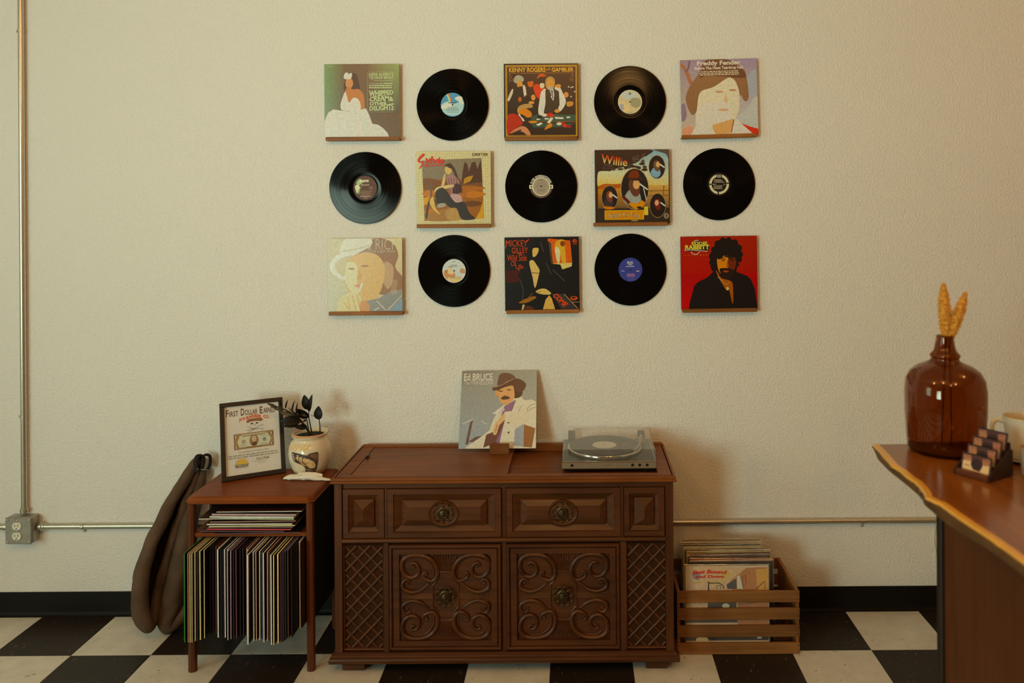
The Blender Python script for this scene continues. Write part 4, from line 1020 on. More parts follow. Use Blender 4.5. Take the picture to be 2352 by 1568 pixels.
def cover_truck(p):
    k = .55
    p.fill(C(150,128,96,k)); p.grad(190,510,1120,760, C(150,130,98,k), C(150,120,80,k), C(150,132,104,k), C(150,120,84,k))
    p.poly([(650,690),(800,590),(870,515),(1000,505),(1120,505),(1120,1300),(770,1300),(770,900),(700,720)], C(130,88,56,k)); p.poly([(980,530),(1120,510),(1120,760),(1000,760)], C(160,112,56,k)); p.poly([(650,700),(760,630),(765,745),(660,745)], C(52,50,46,k)); p.poly([(770,600),(800,600),(835,745),(770,745)], C(170,150,118,k)); p.line([(830,610),(865,585),(870,690),(840,730),(830,610)], 8, C(70,44,30,k)); p.line([(700,650),(880,515),(1100,520)], 8, C(120,84,54,k))
    p.poly([(440,660),(455,660),(455,1100),(435,1100)], C(44,34,28,k)); p.poly([(440,860),(760,850),(760,950),(440,960)], C(48,46,44,k)); p.line([(450,680),(560,680),(610,710),(620,745)], 12, C(50,40,34,k), True); p.line([(540,745),(545,705),(580,705),(585,745)], 8, C(60,48,40,k)); p.ell(640,935,42,30, C(170,150,110,k)); p.rect(190,1080,770,1120, C(60,52,46,k)); p.rect(190,1250,1120,1320, C(44,36,30,k)); p.ell(370,1310,70,36, C(150,124,86,k)); p.ell(500,1285,34,30, C(28,22,20,k)); p.line([(985,745),(1085,660),(1085,745)], 14, C(96,60,38,k)); p.line([(780,920),(960,900),(1110,870)], 10, C(90,58,40,k)); p.rect(990,1250,1040,1300, C(176,160,130,k))
    p.poly([(600,540),(720,590),(600,590)], C(200,130,50,k)); p.poly([(590,600),(690,630),(590,630)], C(200,130,50,k)); p.blob([(270,570),(330,560),(360,600),(330,645),(280,620)], C(96,96,96,k))
    r = C(190,40,26,k)
    p.text('East Bound', 0,0,0,0, r, .05, warp=lambda a,b: (265+380*a+14*b, 580-(44-6*abs(a-.5))*b+8*math.sin(PI*a)*-1)); p.text('and Down', 0,0,0,0, r, .05, warp=lambda a,b: (300+320*a+12*b, 622-34*b)); p.text('Jerry Reed', 280,652,612,680, C(196,130,60,k), .03)

# ------------------------------------------------------------------ sleeves on their ledges
SL = [  # uL, vT, uR, tilt, ledge uL, uR, strip vB, box, art, label, dark edge
 (745,147,917,0.0,748,918,322.5,(180,185,1215,1226),cover_gown,'brown and green album sleeve with a figure in a white gown, on the wall',0),
 (1157,146,1327.5,0.0,1159,1326,322,(120,183,1215,1226),cover_saloon,'dark album sleeve with a gold border and a crowd around a card table',1),
 (1563,136,1739,-1.2,1566,1738,316.5,(163,118,1250,1226),cover_portrait_sky,'album sleeve with a washed-out portrait on lilac sky, top right of the wall display',0),
 (956,347,1127.5,0.0,957,1126,523,(188,120,1225,1226),cover_desert,'cream gridded album sleeve with red script and a woman sitting in the desert',0),
 (1366,343.5,1537,-0.3,1363,1533,519,(180,92,1222,1226),cover_ovals,'album sleeve with four oval portraits over a sunset landscape and tree',1),
 (753,547,924,0.0,755,925,724,(163,118,1220,1226),cover_pale_hat,'pale beige album sleeve with a close-up portrait in a white hat',0),
 (1159,544,1330,-0.3,1163,1330,720,(138,98,1218,1226),cover_night,'black album sleeve with orange-red lettering and a lit window',1),
 (1563,542,1738.5,-0.4,1568,1739,717,(163,82,1242,1226),cover_red,'bright red album sleeve with a bearded man in black',1)]
LEDGE_WORDS = ['under the sleeve with the white gown', 'under the card table sleeve', 'under the lilac portrait sleeve', 'under the cream desert sleeve', 'under the oval portraits sleeve', 'under the pale white hat sleeve', 'under the black sleeve with orange-red lettering', 'under the bright red sleeve']
def sleeve_body(W, H, T_, mat, parent):
    mb = MB(); a, b = W/2, H/2
    mb.loft([[(-a, T_/2, -b), (a, T_/2, -b), (a, T_/2, b), (-a, T_/2, b)], [(-a, -T_/2+.0006, -b), (a, -T_/2+.0006, -b), (a, -T_/2+.0006, b), (-a, -T_/2+.0006, b)], [(-a+.0005, -T_/2, -b+.0005), (a-.0005, -T_/2, -b+.0005), (a-.0005, -T_/2, b-.0005), (-a+.0005, -T_/2, b-.0005)]])
    return mb.build('jacket', mat, parent)
YS = -0.020
for i, (uL, vT, uR, tilt, lL, lR, sB, box, art, label, dk) in enumerate(SL):
    a, b = at(uL, vT, YS), at(uR, vT, YS); W = (b-a).length; H = 0.313
    cu = (uL+uR)/2
    bot = at(cu, sB, YS-.018).z + 0.0095               # top of the ledge's floor
    top = at(cu, vT, YS).z; H = top-bot-.0004
    s = thing('album_sleeve', label, 'album sleeve', ((a.x+b.x)/2, YS, (top+bot)/2), (0, math.radians(tilt), 0), 'album sleeves on wall ledges')
    sleeve_body(W, H, .007, M_DARKCARD if dk else M_CARD, s)
    p = Print(W-.001, H-.001, *box); art(p); p.build('cover_print', M_PRINT, s, (0, -.0036, 0))
    l0, l1 = at(lL, sB, YS-.016), at(lR, sB, YS-.016)
    g = thing('picture_ledge', 'narrow brown wooden ledge '+LEDGE_WORDS[i], 'wall ledge', ((l0.x+l1.x)/2, 0, bot-.0095), (0, math.radians(tilt), 0), 'wooden wall ledges')
    hw = (l1.x-l0.x)/2
    MB().box(-hw, hw, -.029, -.0006, .0, .009, .0008).build('ledge_floor', M_LEDGE, g)
    MB().box(-hw, hw, -.0375, -.0292, -.0005, .0155, .0012).build('front_lip', M_LEDGE, g)

# ------------------------------------------------------------------ records on the wall
def vinyl_material():
    m, nt, p = new_mat('black_vinyl')
    p.inputs['Base Color'].default_value = (0.004, 0.0032, 0.0028, 1)
    tc = N(nt, 'ShaderNodeTexCoord'); ln = N(nt, 'ShaderNodeVectorMath', operation='LENGTH'); nt.links.new(tc.outputs['Object'], ln.inputs[0])
    wv = N(nt, 'ShaderNodeTexNoise', noise_dimensions='1D'); wv.inputs['W'].default_value = 0; wv.inputs['Scale'].default_value = 260; wv.inputs['Detail'].default_value = 2
    nt.links.new(ln.outputs['Value'], wv.inputs['W'])
    rp = N(nt, 'ShaderNodeMapRange'); rp.inputs[1].default_value = .3; rp.inputs[2].default_value = .7; rp.inputs[3].default_value = 0.09; rp.inputs[4].default_value = 0.19
    nt.links.new(wv.outputs['Fac'], rp.inputs[0]); nt.links.new(rp.outputs[0], p.inputs['Roughness'])
    p.inputs['Anisotropic'].default_value = 0.85
    tg = N(nt, 'ShaderNodeTangent', direction_type='RADIAL', axis='Y'); nt.links.new(tg.outputs[0], p.inputs['Tangent'])
    p.inputs['Specular IOR Level'].default_value = 0.11
    return m
M_VINYL = vinyl_material()
def disc_mesh():
    mb = MB(); R = .1505
    prof = [(.0035, .0012), (.05, .0012), (R-.001, .0012), (R, .0006), (R, -.0004), (R-.0012, -.0013), (R-.005, -.0013), (R-.0055, -.0009)]
    for k, rr in enumerate((.135, .120, .104, .088, .072)): prof += [(rr+.0009, -.0009), (rr+.0006, -.0005), (rr-.0006, -.0005), (rr-.0009, -.0009)]
    prof += [(.060, -.0009), (.0585, -.0006), (.052, -.0006), (.0515, -.001), (.0035, -.001)]
    mb.lathe(prof+[prof[0]], 96, (0, 0, 0), 'Y'); return mb
_disc = None
def label_sky(p):
    p.ell(0,0,215,218,C(70,128,150)); p.blob([(-150,-40),(-60,-60),(0,-20),(110,-40),(200,-20),(150,150),(0,200),(-150,150),(-208,20)], C(150,176,164))
    p.blob([(-205,40),(-150,-10),(-60,-40),(0,10),(-60,60),(-190,70)], C(190,190,170)); p.blob([(40,-110),(100,-150),(170,-140),(190,-60),(205,-20),(150,-20),(110,-60)], C(188,188,172))
    for k, c in enumerate(((206,96,40),(206,126,50),(206,166,80),(176,176,120),(96,166,150))): p.line([(-75-k*10,-205+k*7),(-45-k*10,-130),(-25-k*11,-50)], 14, C(*c), True)
    p.micro(-80,80,[-40],14,C(50,40,34),1,'c'); p.micro(-120,120,[40,60,80,100,130],9,C(96,110,104),2,'c')
def label_cream(p):
    p.ell(0,0,218,218,C(206,186,140)); p.ell(0,0,208,208,C(182,164,112)); p.blob([(-140,-160),(0,-190),(130,-150),(120,-60),(0,-40),(-120,-70)], C(170,172,150)); p.blob([(20,-60),(170,-60),(190,60),(110,110),(20,60)], C(140,130,90)); p.blob([(-200,0),(-60,20),(0,150),(-80,190),(-170,120)], C(204,168,110)); p.ell(0,-150,26,26,C(120,110,84)); p.blob([(-190,60),(-120,40),(-120,140),(-150,150)], C(150,140,140)); p.micro(-60,60,[180,194],6,C(150,120,70),3,'c')
def label_parrot(p):
    p.ell(0,0,215,222,C(84,52,38)); pal = C(206,204,140); gr = C(96,124,60)
    p.blob([(-185,-20),(-150,-60),(-110,-40),(-90,20),(-120,80),(-150,100)], pal); p.blob([(-160,-90),(-120,-150),(-80,-155),(-70,-90),(-100,-50),(-140,-60)], C(150,170,110)); p.blob([(-100,-150),(-70,-150),(-60,-110),(-85,-100)], pal); p.line([(-60,-100),(-70,-20),(-130,60)], 16, gr, True); p.blob([(-150,100),(-110,60),(-85,80),(-110,110)], gr)
    p.text('parrot', -58,-160,65,-85, pal, .05); p.micro(-68,80,[-62],16,C(176,150,120),1); p.micro(70,160,[-18,8],8,C(160,130,104),2); p.micro(-80,150,[48+k*13 for k in range(7)],6,C(140,108,84),3); p.micro(-95,115,[145],12,C(190,170,140),4,'c'); p.micro(-40,50,[175],9,C(170,140,110),5,'c')
def label_arc(p):
    p.ell(0,0,212,214,C(28,20,16)); vv, ff = text_mesh('K-TEL INTERNATIONAL', .03)
    def w(a, b): t_ = math.radians(198+144*a); r = 168+40*b; return (r*math.cos(t_), r*math.sin(t_))
    p.raw([w(a, b) for a, b in vv], ff, C(206,196,156))
    p.rect(-215,-25,-160,40,C(206,190,140)); p.rect(160,-25,215,40,C(206,190,140)); p.ring(0,0,205,212,10,C(84,60,48),.2,PI-.2); p.ring(0,0,190,195,16,C(110,84,64),.3,PI-.3)
    p.ell(0,5,165,170,C(206,190,140)); p.ell(0,5,148,155,C(140,124,96)); p.ell(-178,8,16,16,C(60,44,30)); p.ell(178,8,16,16,C(60,44,30)); p.micro(-40,40,[-120],10,C(60,50,40),1,'c'); p.micro(-100,100,[-80,-62,-30,-12,8],6,C(96,84,66),2,'c'); p.micro(-80,80,[50,66,84],7,C(96,84,66),3,'c')
def label_ring(p):
    p.ell(0,0,212,212,C(16,12,11)); g = C(206,186,136)
    p.ring(0,0,178,180,40,g); p.ring(0,0,160,162,4,C(60,46,34)); 
    for x,y,w,h in ((-160,0,22,12),(160,-18,22,12),(-15,160,12,26)): p.rect(x-w,y-h,x+w,y+h,C(30,20,18))
    p.poly([(-45,-185),(50,-185),(55,-120),(0,-105),(-45,-120)], C(44,32,26)); p.micro(-32,38,[-170,-150,-132],9,g,1,'c'); p.micro(-90,100,[-86,-64,-42],9,C(190,170,130),2); p.micro(-120,-40,[-5],9,g,5); p.micro(80,130,[-2],9,g,6); p.micro(-100,80,[22,38,54,70,76],7,C(170,150,116),3)
def label_town(p):
    p.ell(0,0,214,216,C(176,178,160)); p.blob([(-190,20),(-100,-30),(0,30),(20,90),(-20,160),(-140,140)], C(176,120,62)); p.blob([(-110,-60),(-30,-40),(-20,60),(-110,40)], C(196,170,120)); p.blob([(120,-40),(190,-30),(200,40),(110,30)], C(170,124,76)); p.blob([(-120,120),(60,120),(150,100),(90,190),(-40,205)], C(196,166,104)); p.micro(-60,60,[-108,-90],10,C(90,80,70),1,'c'); p.line([(-110,-85),(-30,-58)], 8, C(50,40,34)); p.ring(-135,0,20,20,6,C(80,66,54)); p.text('M', -20,-180,20,-155, C(90,80,70)); p.micro(-80,140,[100,118,136],7,C(140,120,90),3)
def label_blue(p):
    p.ell(0,0,216,218,C(42,50,112)); w = C(206,204,200)
    p.text('R.I.C.', -55,-150,55,-108, w, .04); p.micro(-40,38,[-96],12,w,1,'c'); p.micro(-112,100,[-64],11,w,2,'c'); p.micro(-168,-105,[18],11,C(170,160,170),3); p.micro(105,165,[18,30],9,C(170,160,170),4); p.micro(-75,85,[72,84,96,108,120],9,C(150,96,120),5,'c'); p.micro(-70,100,[150,180],5,C(120,110,150),6,'c')
REC = [(1039.5,240.5,label_sky,'vinyl record with sky-blue rainbow label, in the top row'),(1447,234,label_cream,'vinyl record with mottled cream label, in the top row'),(839,431.5,label_parrot,'glossy vinyl record with brown bird label, left end of the middle row'),(1243,428,label_arc,'vinyl record with grey label ringed by an arc of white letters'),(1651.5,423,label_ring,'vinyl record with black label inside a broken cream ring'),(1043,622,label_town,'vinyl record with pale painted landscape label, in the bottom row'),(1448,619,label_blue,'vinyl record with royal blue label, in the bottom row')]
for i, (u, v, fn, label) in enumerate(REC):
    c = at(u, v, -.008)
    r = thing('vinyl_record', label, 'vinyl record', c, (math.radians([0,0,0,0,0,-1.0,0][i]), 0, 0), 'records hung on the wall')
    if _disc is None: d = disc_mesh().build('disc', M_VINYL, r, True, angle=20); _disc = d.data
    else: d = link('disc', _disc, r)
    if i == 2:          # this one is warped like a saddle
        d.data = d.data.copy()
        for q in d.data.vertices:
            w_ = max(0.0, min(1.0, (math.hypot(q.co.x, q.co.z)-.052)/.045)); q.co.y += .42*q.co.x*q.co.z*w_
    else: d.rotation_euler = (0, i*0.9, 0)
    p = Print(.1004, .1004, -218, -218, 436, 436); fn(p); lb = p.build('label', M_LABEL, r, (0, -.00115, 0))
    MB().lathe([(.0034, -.0012), (.0034, -.0018), (.0030, -.0021), (.0005, -.0022)], 12, (0, 0, 0), 'Y', False, True).build('hanging_pin', M_BLACK, r)
    MB().lathe([(.012, .0011), (.012, .0078)], 12, (0, 0, 0), 'Y', True, True).build('spacer', M_BLACK, r)
# ================================================================== sleeve on the console and its stand
ZTOP = 0.713
th = math.radians(22.5); H_ = .314; W_ = .312
xc = (at(1055, 1028, -.14).x+at(1229, 1028, -.14).x)/2
by, bz = -.137, ZTOP+.0125
s = thing('album_sleeve', 'grey-blue album sleeve with a man in a brown cowboy hat, leaning behind the console', 'album sleeve', (xc, by+math.sin(th)*H_/2, bz+math.cos(th)*H_/2), (-th, 0, 0))
s.rotation_euler = (-th, 0, 0)
sleeve_body(W_, H_, .006, plain('pale_card_edge', (.52,.56,.52), .6), s)
p = Print(W_-.001, H_-.001, 190, 115, 1162, 1165); cover_rancher(p); p.build('cover_print', M_PRINT, s, (0, -.0031, 0))
sx = at(1147, 1030, -.165).x
g = thing('record_stand', 'small brown wooden block stand holding up the grey-blue sleeve on the console', 'stand', (sx, -.15, ZTOP-.0018))
MB().box(-.039, .039, -.020, -.0085, .0, .043, .0015).build('front_block', wood('stand_oak', (.12,.038,.010), (.24,.088,.026), 'X'), g)
MB().box(-.039, .039, -.0085, .075, .0, .0095, .001).build('foot_plate', M_LEDGE, g)

# ================================================================== turntable
M_SILVER = plain('brushed_aluminium', (.33,.26,.18), .4, metal=.3, var=.08)
M_CHROME = plain('polished_rim', (.72,.68,.60), .14, metal=1.0, var=.03)
M_COVER = clear_mat('dust_cover_acrylic', haze=.10, rough=.07)  # pale diffuse haze painted in to strengthen the wall's reflection on the lid
M_RUBBER = plain('rubber_mat', (.018,.015,.013), .5)
txl, txr = at(1290.5, 1070, -.35).x, at(1508, 1070, -.35).x
tt = thing('turntable', 'silver and black turntable with a clear dust cover on the console', 'turntable', ((txl+txr)/2, -.352, 0.6857))
tw_ = (txr-txl)/2; td = .31
for fx in (-1, 1):
    for fy in (.035, td-.035):
        MB().lathe([(.014, .0002), (.017, .003), (.017, .010), (.013, .0125)], 16, (fx*(tw_-.035), fy, 0), 'Z', True, True).build('foot', M_BLACK, tt, True)
MB().box(-tw_+.008, tw_-.008, .012, td, .011, .024, .003).build('base', M_BLACK, tt)
MB().box(-tw_, tw_, .003, td, .0235, .0495, .0035).build('plinth', M_BLACK, tt)
fp = MB().box(-tw_, tw_, -.001, .006, .0225, .0505, .002).build('front_panel', M_SILVER, tt)
MB().box(-tw_, tw_, -.0022, -.0008, .0468, .0498, .0005).build('bright_edge', M_CHROME, fp)
for kx in (1313.5, 1452.5, 1469, 1486):
    x = at(kx, 1070, -.352).x-(txl+txr)/2
    MB().lathe([(.0052, .0), (.0052, -.002), (.0046, -.0035), (.001, -.0036)], 14, (x, -.001, .037), 'Y', False, True).build('button', M_BLACK, fp, True)
p = Print(.030, .004, 0, 0, 1, 1); p.text('audio-technica', 0, 0, 1, 1, (.05,.04,.035)); p.build('badge', M_PAPER, fp, (-.002, -.00115, .0375))
pcx, pcy = -.0125, .158
MB().lathe([(.10, .0495), (.142, .0495), (.1445, .052), (.146, .060), (.144, .0645), (.140, .0655), (.001, .0655)], 72, (pcx, pcy, 0), 'Z', False, True).build('platter', M_CHROME, tt, True)
MB().lathe([(.139, .0656), (.139, .068), (.001, .068)], 64, (pcx, pcy, 0), 'Z', False, True).build('platter_mat', M_RUBBER, tt, True)
lb = MB().lathe([(.048, .0681), (.048, .0685), (.004, .0685)], 40, (pcx, pcy, 0), 'Z', False, True).build('slipmat_label', plain('white_label', (.70,.68,.56), .5), tt)
MB().lathe([(.0035, .068), (.0033, .075), (.001, .0765)], 10, (pcx, pcy, 0), 'Z', False, True).build('spindle', M_CHROME, tt, True)
ar = thing('tonearm', None, None); ar.parent = tt
del ar
bpy.data.objects.remove(bpy.data.objects['tonearm'])
mb = MB(); px0 = tw_-.042
mb.lathe([(.018, .0496), (.018, .060), (.012, .066), (.012, .076), (.001, .077)], 20, (px0, .235, 0), 'Z', False, True)
mb.tube([(px0+.004, .262, .076), (px0, .235, .076), (px0-.008, .15, .076), (px0-.030, .07, .075)], [.006, .005, .0042, .0042], 10)
mb.box(px0-.040, px0-.026, .050, .072, .0705, .0795, .0015)
mb.build('tonearm', M_SILVER, tt, True)
# dust cover, walls 2.5 mm thick
mb = MB(); o_ = [(-tw_+.003, .004), (tw_-.003, .004), (tw_-.003, td-.002), (-tw_+.003, td-.002)]
def inset(L, k): return [(x-k if x > 0 else x+k, y+k if y < .1 else y-k) for x, y in L]
mb.loft([[(x, y, .0515) for x, y in inset(o_, .0025)], [(x, y, .0515) for x, y in o_], [(x, y, .090) for x, y in o_], [(x, y, .0935) for x, y in inset(o_, .0035)]], False, True)
dc = mb.build('dust_cover', M_COVER, tt)
for hx in (-tw_+.035, tw_-.035): MB().box(hx-.014, hx+.014, td-.012, td+.004, .040, .086, .002).build('hinge', plain('hinge_plastic', (.10,.085,.07), .4), tt)

# ================================================================== crate of records
cr0 = at(1556, 1490, -.34); cr1 = at(1837.5, 1490, -.34)
cxl, cxr, cyf, cyb, czt = cr0.x, cr1.x, -.340, -.040, .238
crate = thing('wooden_crate', 'slatted wooden crate full of records on the floor beside the console', 'crate', (0, 0, 0))
for y0 in (cyf, cyb-.009):
    for k in range(4):
        z0 = .001+.065*k
        MB().box(cxl, cxr, y0, y0+.009, z0, z0+.0425, .001).build('slat', M_CRATE, crate)
for xx in (cxl, cxr-.012):
    MB().box(xx, xx+.012, cyf+.0092, cyb-.0092, .001, czt-.0005, .001).build('end_board', M_CRATEY, crate)
for k in range(4):
    y0 = cyf+.012+k*.07; MB().box(cxl+.0125, cxr-.0125, y0, y0+.062, .002, .010).build('bottom_slat', M_CRATE, crate)
mb = MB()
for xx in (cxl+.006, cxr-.006):
    for k in range(4):
        for dz in (.011, .032): mb.lathe([(.0022, cyf-.0004), (.0018, cyf+.001)], 8, (xx, 0, .001+.065*k+dz), 'Y', True, False)
mb.build('nails', M_BLACK, crate)
M_PLASTIC = clear_mat('clear_plastic_sleeve', haze=.07, rough=.12, ior=1.35)
M_GLINT = clear_mat('plastic_edge_glint', haze=.42, rough=.10, ior=1.7, hazecol=(.75, .68, .55))  # milky strip added along the top so the plastic edge looks bright
CR_REC = [(1768,.0,(150,128,96),'a truck and red slanted lettering, foremost in the crate',cover_truck),
 (1779,.002,(20,18,18),'black cover, second in the crate',None),(1776,-.004,(120,72,40),'brown orange cover, third in the crate',None),(1770,.003,(60,44,40),'dim brown cover, fourth in the crate',None),(1773,.012,(52,30,30),'dark maroon cover, fifth in the crate',None),(1762,.004,(150,120,76),'tan cover, sixth in the crate',None),
 (1758,.0,(38,32,28),'near-black cover, seventh in the crate',None),(1752,.006,(150,134,96),'beige cover, eighth in the crate',None),(1749,.002,(30,26,24),'charcoal cover, ninth in the crate',None),(1750,.010,(166,148,106),'pale straw cover, tenth in the crate',None),(1748,.005,(120,100,66),'dull olive-tan cover, last in the crate by the wall',None)]
n_ = len(CR_REC)
for i, (ur, dz, c, word, art) in enumerate(CR_REC):
    y = cyf+.026+i*(.246/(n_-1)) - (.008 if i == 0 else 0)
    xr = at(ur, 1330, y).x
    w = .316; W2 = .324
    xr = min(xr, cxr-.02); x = xr-W2/2
    x = max(x, cxl+.0135+W2/2)
    o = thing('record_sleeve', 'record in clear plastic sleeve with '+word, 'record sleeve', (x, y, .0104+.3165/2), (math.radians(-1.2 if i else -1.0), math.radians([0,-.3,.4,-.5,-1.0,.5,.2,-.3,.3,-.2,.1][i]), 0), 'records in the wooden crate')
    o.location.z += abs(math.sin(o.rotation_euler.y))*.16
    mj = plain('crate_jacket', C(*c, .5), .45, var=.5, vscale=18)
    sleeve_body(w, .3165, .0042, mj, o)
    if art:
        p = Print(w-.001, .3155, 190, 490, 935, 935); art(p); p.build('cover_print', M_PRINT, o, (0, -.0022, 0))
    else:
        p = Print(w-.001, .3155, 0, 0, 1, 1); p.rect(.0,.0,1,1,C(*c,.5)); r_ = random.Random(i)
        for k in range(5): p.ell(.12+.19*k, .03+.05*r_.random(), .03+.05*r_.random(), .012+.02*r_.random(), C(*[max(10, min(220, q*(.6+1.6*r_.random()))) for q in c], .5))
        p.build('cover_print', M_PRINT, o, (0, -.0022, 0))
    mb = MB(); q = W2/2; hb = .3165/2; ht = hb+.0045+dz*.5
    N_ = 14; front, back = [], []
    for k in range(N_+1):
        xx = -q+W2*k/N_; rr = random.Random(i*31+k).uniform(-.0012, .0012)
        front.append((xx, -.0034+rr, ht+rr)); back.append((xx, .0034-rr, ht+rr*.5))
    for k in range(N_):
        a, b = front[k], front[k+1]; a2, b2 = back[k], back[k+1]
        mb.add([(a[0], -.0034, -hb), (b[0], -.0034, -hb), b, a], [(0, 1, 2, 3)]); mb.add([(a2[0], .0034, -hb), (b2[0], .0034, -hb), b2, a2], [(0, 3, 2, 1)])
    pc_ = mb.build('plastic_cover', M_PLASTIC, o)
    MB().tube([((a[0]+b[0])/2, (a[1]+b[1])/2, (a[2]+b[2])/2) for a, b in zip(front, back)], .0017, 6).build('plastic_edge_glint', M_GLINT, pc_, True)

# ================================================================== framed certificate
bl, br = at_z(510, 1107.7, sc_zt), at_z(656, 1085.7, sc_zt)
ang = math.atan2(br.y-bl.y, br.x-bl.x)
FW, FH, FB = .236, .296, .0165
fr = thing('framed_certificate', 'black framed first-dollar certificate with a banknote, standing on the small cabinet', 'picture frame', ((bl.x+br.x)/2, (bl.y+br.y)/2, sc_zt+.0022), (math.radians(-15), 0, ang))
fr.rotation_mode = 'XYZ'
M_FRAME = plain('black_frame', (.014,.010,.010), .4)
for x0, x1, z0, z1 in ((-FW/2, FW/2, 0, FB), (-FW/2, FW/2, FH-FB, FH), (-FW/2, -FW/2+FB, FB, FH-FB), (FW/2-FB, FW/2, FB, FH-FB)):
    MB().box(x0, x1, -.006, .010, z0, z1, .0012).build('frame_bar', M_FRAME, fr)
MB().box(-FW/2+FB-.002, FW/2-FB+.002, .003, .008, FB-.002, FH-FB+.002).build('backing', M_FRAME, fr)
PW, PH = FW-2*FB, FH-2*FB
p = Print(PW, PH, 0, 0, 820, 1080)      # paper, in its own units
pp = C(206,200,170); p.fill(pp)
dk = C(84,52,36); rd = C(186,84,46)
for wd, x0, x1, cap in (('IRST', 76, 208, ('F', 26, 66)), ('OLLAR', 308, 498, ('D', 246, 300)), ('ARNED', 585, 768, ('E', 532, 576))):
    p.text(cap[0], cap[1], 48, cap[2], 160, dk, .02); p.text(wd, x0, 76, x1, 160, dk, .015)
# shop emblem: skull in a hat over crossed scissors
p.text("JD'S", 200,0,300,0, rd, .05, warp=lambda a,b: (212+95*a, 262-18*a-58*b)); p.text('BARBER', 0,0,0,0, rd, .05, warp=lambda a,b: (322+235*a, 235-22*math.sin(PI*a)-52*b)); p.text('CO.', 0,0,0,0, rd, .05, warp=lambda a,b: (580+95*a, 236+22*a-52*b))
p.blob([(320,270),(360,230),(450,225),(540,230),(575,262),(520,285),(450,270),(370,290)], C(130,86,54)); p.blob([(370,275),(520,275),(520,320),(480,355),(440,365),(400,350),(370,320)], C(190,184,156)); p.ell(405,305,20,12,C(70,52,40)); p.ell(482,302,20,12,C(70,52,40)); p.poly([(440,330),(450,315),(458,332)], C(70,52,40))
for q in ([(330,345),(440,395),(560,405)],[(340,440),(440,395),(550,340)],[(325,405),(450,390)]): p.line(q, [5,9,5], C(110,84,64))
p.ring(562,345,14,12,4,C(130,110,90)); p.ring(566,408,14,12,4,C(130,110,90))
# banknote
bx0, bx1, by0, by1 = 130, 725, 445, 690
bn, bg = C(128,94,54), C(186,182,144)
p.rect(bx0,by0,bx1,by1,bn); p.rect(bx0+10,by0+10,bx1-10,by1-10,C(150,120,76)); p.poly([(bx0+90,by0+34),(bx1-90,by0+34),(bx1-40,by0+125),(bx1-75,by1-30),(bx0+75,by1-30),(bx0+50,by0+125)], bg)
p.micro(bx0+100,bx1-100,[by0+14],12,C(200,190,150),3,'c'); p.micro(bx0+110,bx1-110,[by0+40],12,C(104,76,44),4,'c')
p.ell(428,572,66,88,C(104,70,42)); p.ell(428,572,58,80,C(140,108,68)); p.blob([(395,560),(400,510),(430,495),(458,515),(462,560),(430,600)], C(176,158,112)); p.blob([(390,640),(410,600),(450,600),(475,640),(430,652)], C(96,62,38))
p.ring(272,575,30,30,8,C(120,96,66)); p.text('1', 266,560,278,592, C(120,96,66)); p.ell(585,575,28,30,C(120,126,104))
for cx_, cy_ in ((160,490),(690,490),(160,655),(690,655)): p.ell(cx_,cy_,24,30,C(110,76,42)); p.text('1', cx_-9,cy_-22,cx_+9,cy_+22, C(200,190,150), .03)
p.micro(280,580,[by1-26],10,C(110,80,48),6,'c'); p.micro(220,330,[620,640],6,C(130,140,104),8); p.micro(530,650,[520,630,645],6,C(130,140,104),9)
gy = C(140,134,108)
p.text('Congratulations and best wishes', 190,722,645,752, gy); p.micro(40,805,[772,806],18,gy,21); p.text('Katie Walls', 455,845,645,885, C(104,90,60)); p.micro(385,700,[898],10,C(160,152,124),22); p.micro(470,630,[930],9,C(160,152,124),23)
sun = [(232+80*math.cos(a), 925-88*math.sin(a)) for a in [PI*k/20 for k in range(21)]]; p.ring(232,925,98,108,7,C(170,166,150),PI,2*PI); p.poly(sun, C(206,160,56)); p.line([(125,926),(340,930)], 7, C(70,56,44)); p.text('MADELIA', 140,938,332,970, C(84,66,50), .02); p.micro(145,335,[982],7,C(170,160,130),24,'c')
p.build('certificate_paper', M_PAPER, fr, (0, .0028, FH/2))
MB().box(-PW/2, PW/2, -.0012, .0004, FB, FH-FB).build('glass', clear_mat('frame_glass', haze=.0, rough=.02), fr)

# ================================================================== potted plant
pot = thing('potted_plant', 'dark-leaved plant in a cream ceramic pot painted with a fish, on the small cabinet', 'plant', (-1.072, -.160, sc_zt))
PROF = [(.052, .0004), (.058, .003), (.072, .028), (.081, .058), (.084, .085), (.081, .110), (.073, .128), (.066, .138), (.062, .144), (.064, .150), (.070, .156), (.070, .160), (.066, .161), (.060, .156), (.056, .146)]
M_POT = plain('cream_glaze', (.80,.69,.52), .22, var=.16, vscale=22, coat=.4)
pm = MB(); pm.lathe(PROF, 56, (0, 0, 0), 'Z', True, False)
pm.v = [(x, y, z+(0.006*math.sin(math.atan2(y, x)*1+.6) if z > .135 else 0)) for x, y, z in pm.v]
potm = pm.build('pot', M_POT, pot, True, angle=60)
MB().lathe([(.058, .148), (.064, .1525), (.0705, .157), (.0708, .1600), (.0665, .1622), (.0610, .1580)], 56, (0, 0, 0), 'Z').build('rim_glaze', plain('rim_tan', C(186,132,84), .3), potm, True)
MB().lathe([(.0595, .1475), (.03, .150), (.002, .1515)], 24, (0, 0, 0), 'Z', False, True).build('soil', plain('dark_soil', (.010,.008,.006), .9, bump=.8, bscale=150), pot)
def rad(h):
    for (r0, h0), (r1, h1) in zip(PROF, PROF[1:]):
        if h0 <= h <= h1: return r0+(r1-r0)*(h-h0)/max(1e-6, h1-h0)
    return .07
def potmap(X, Y, dz):
    a = math.radians(-90-42+84*X); h = .018+.086*(1-Y); r = rad(h)+.0005+dz
    return (r*math.cos(a), r*math.sin(a), h)
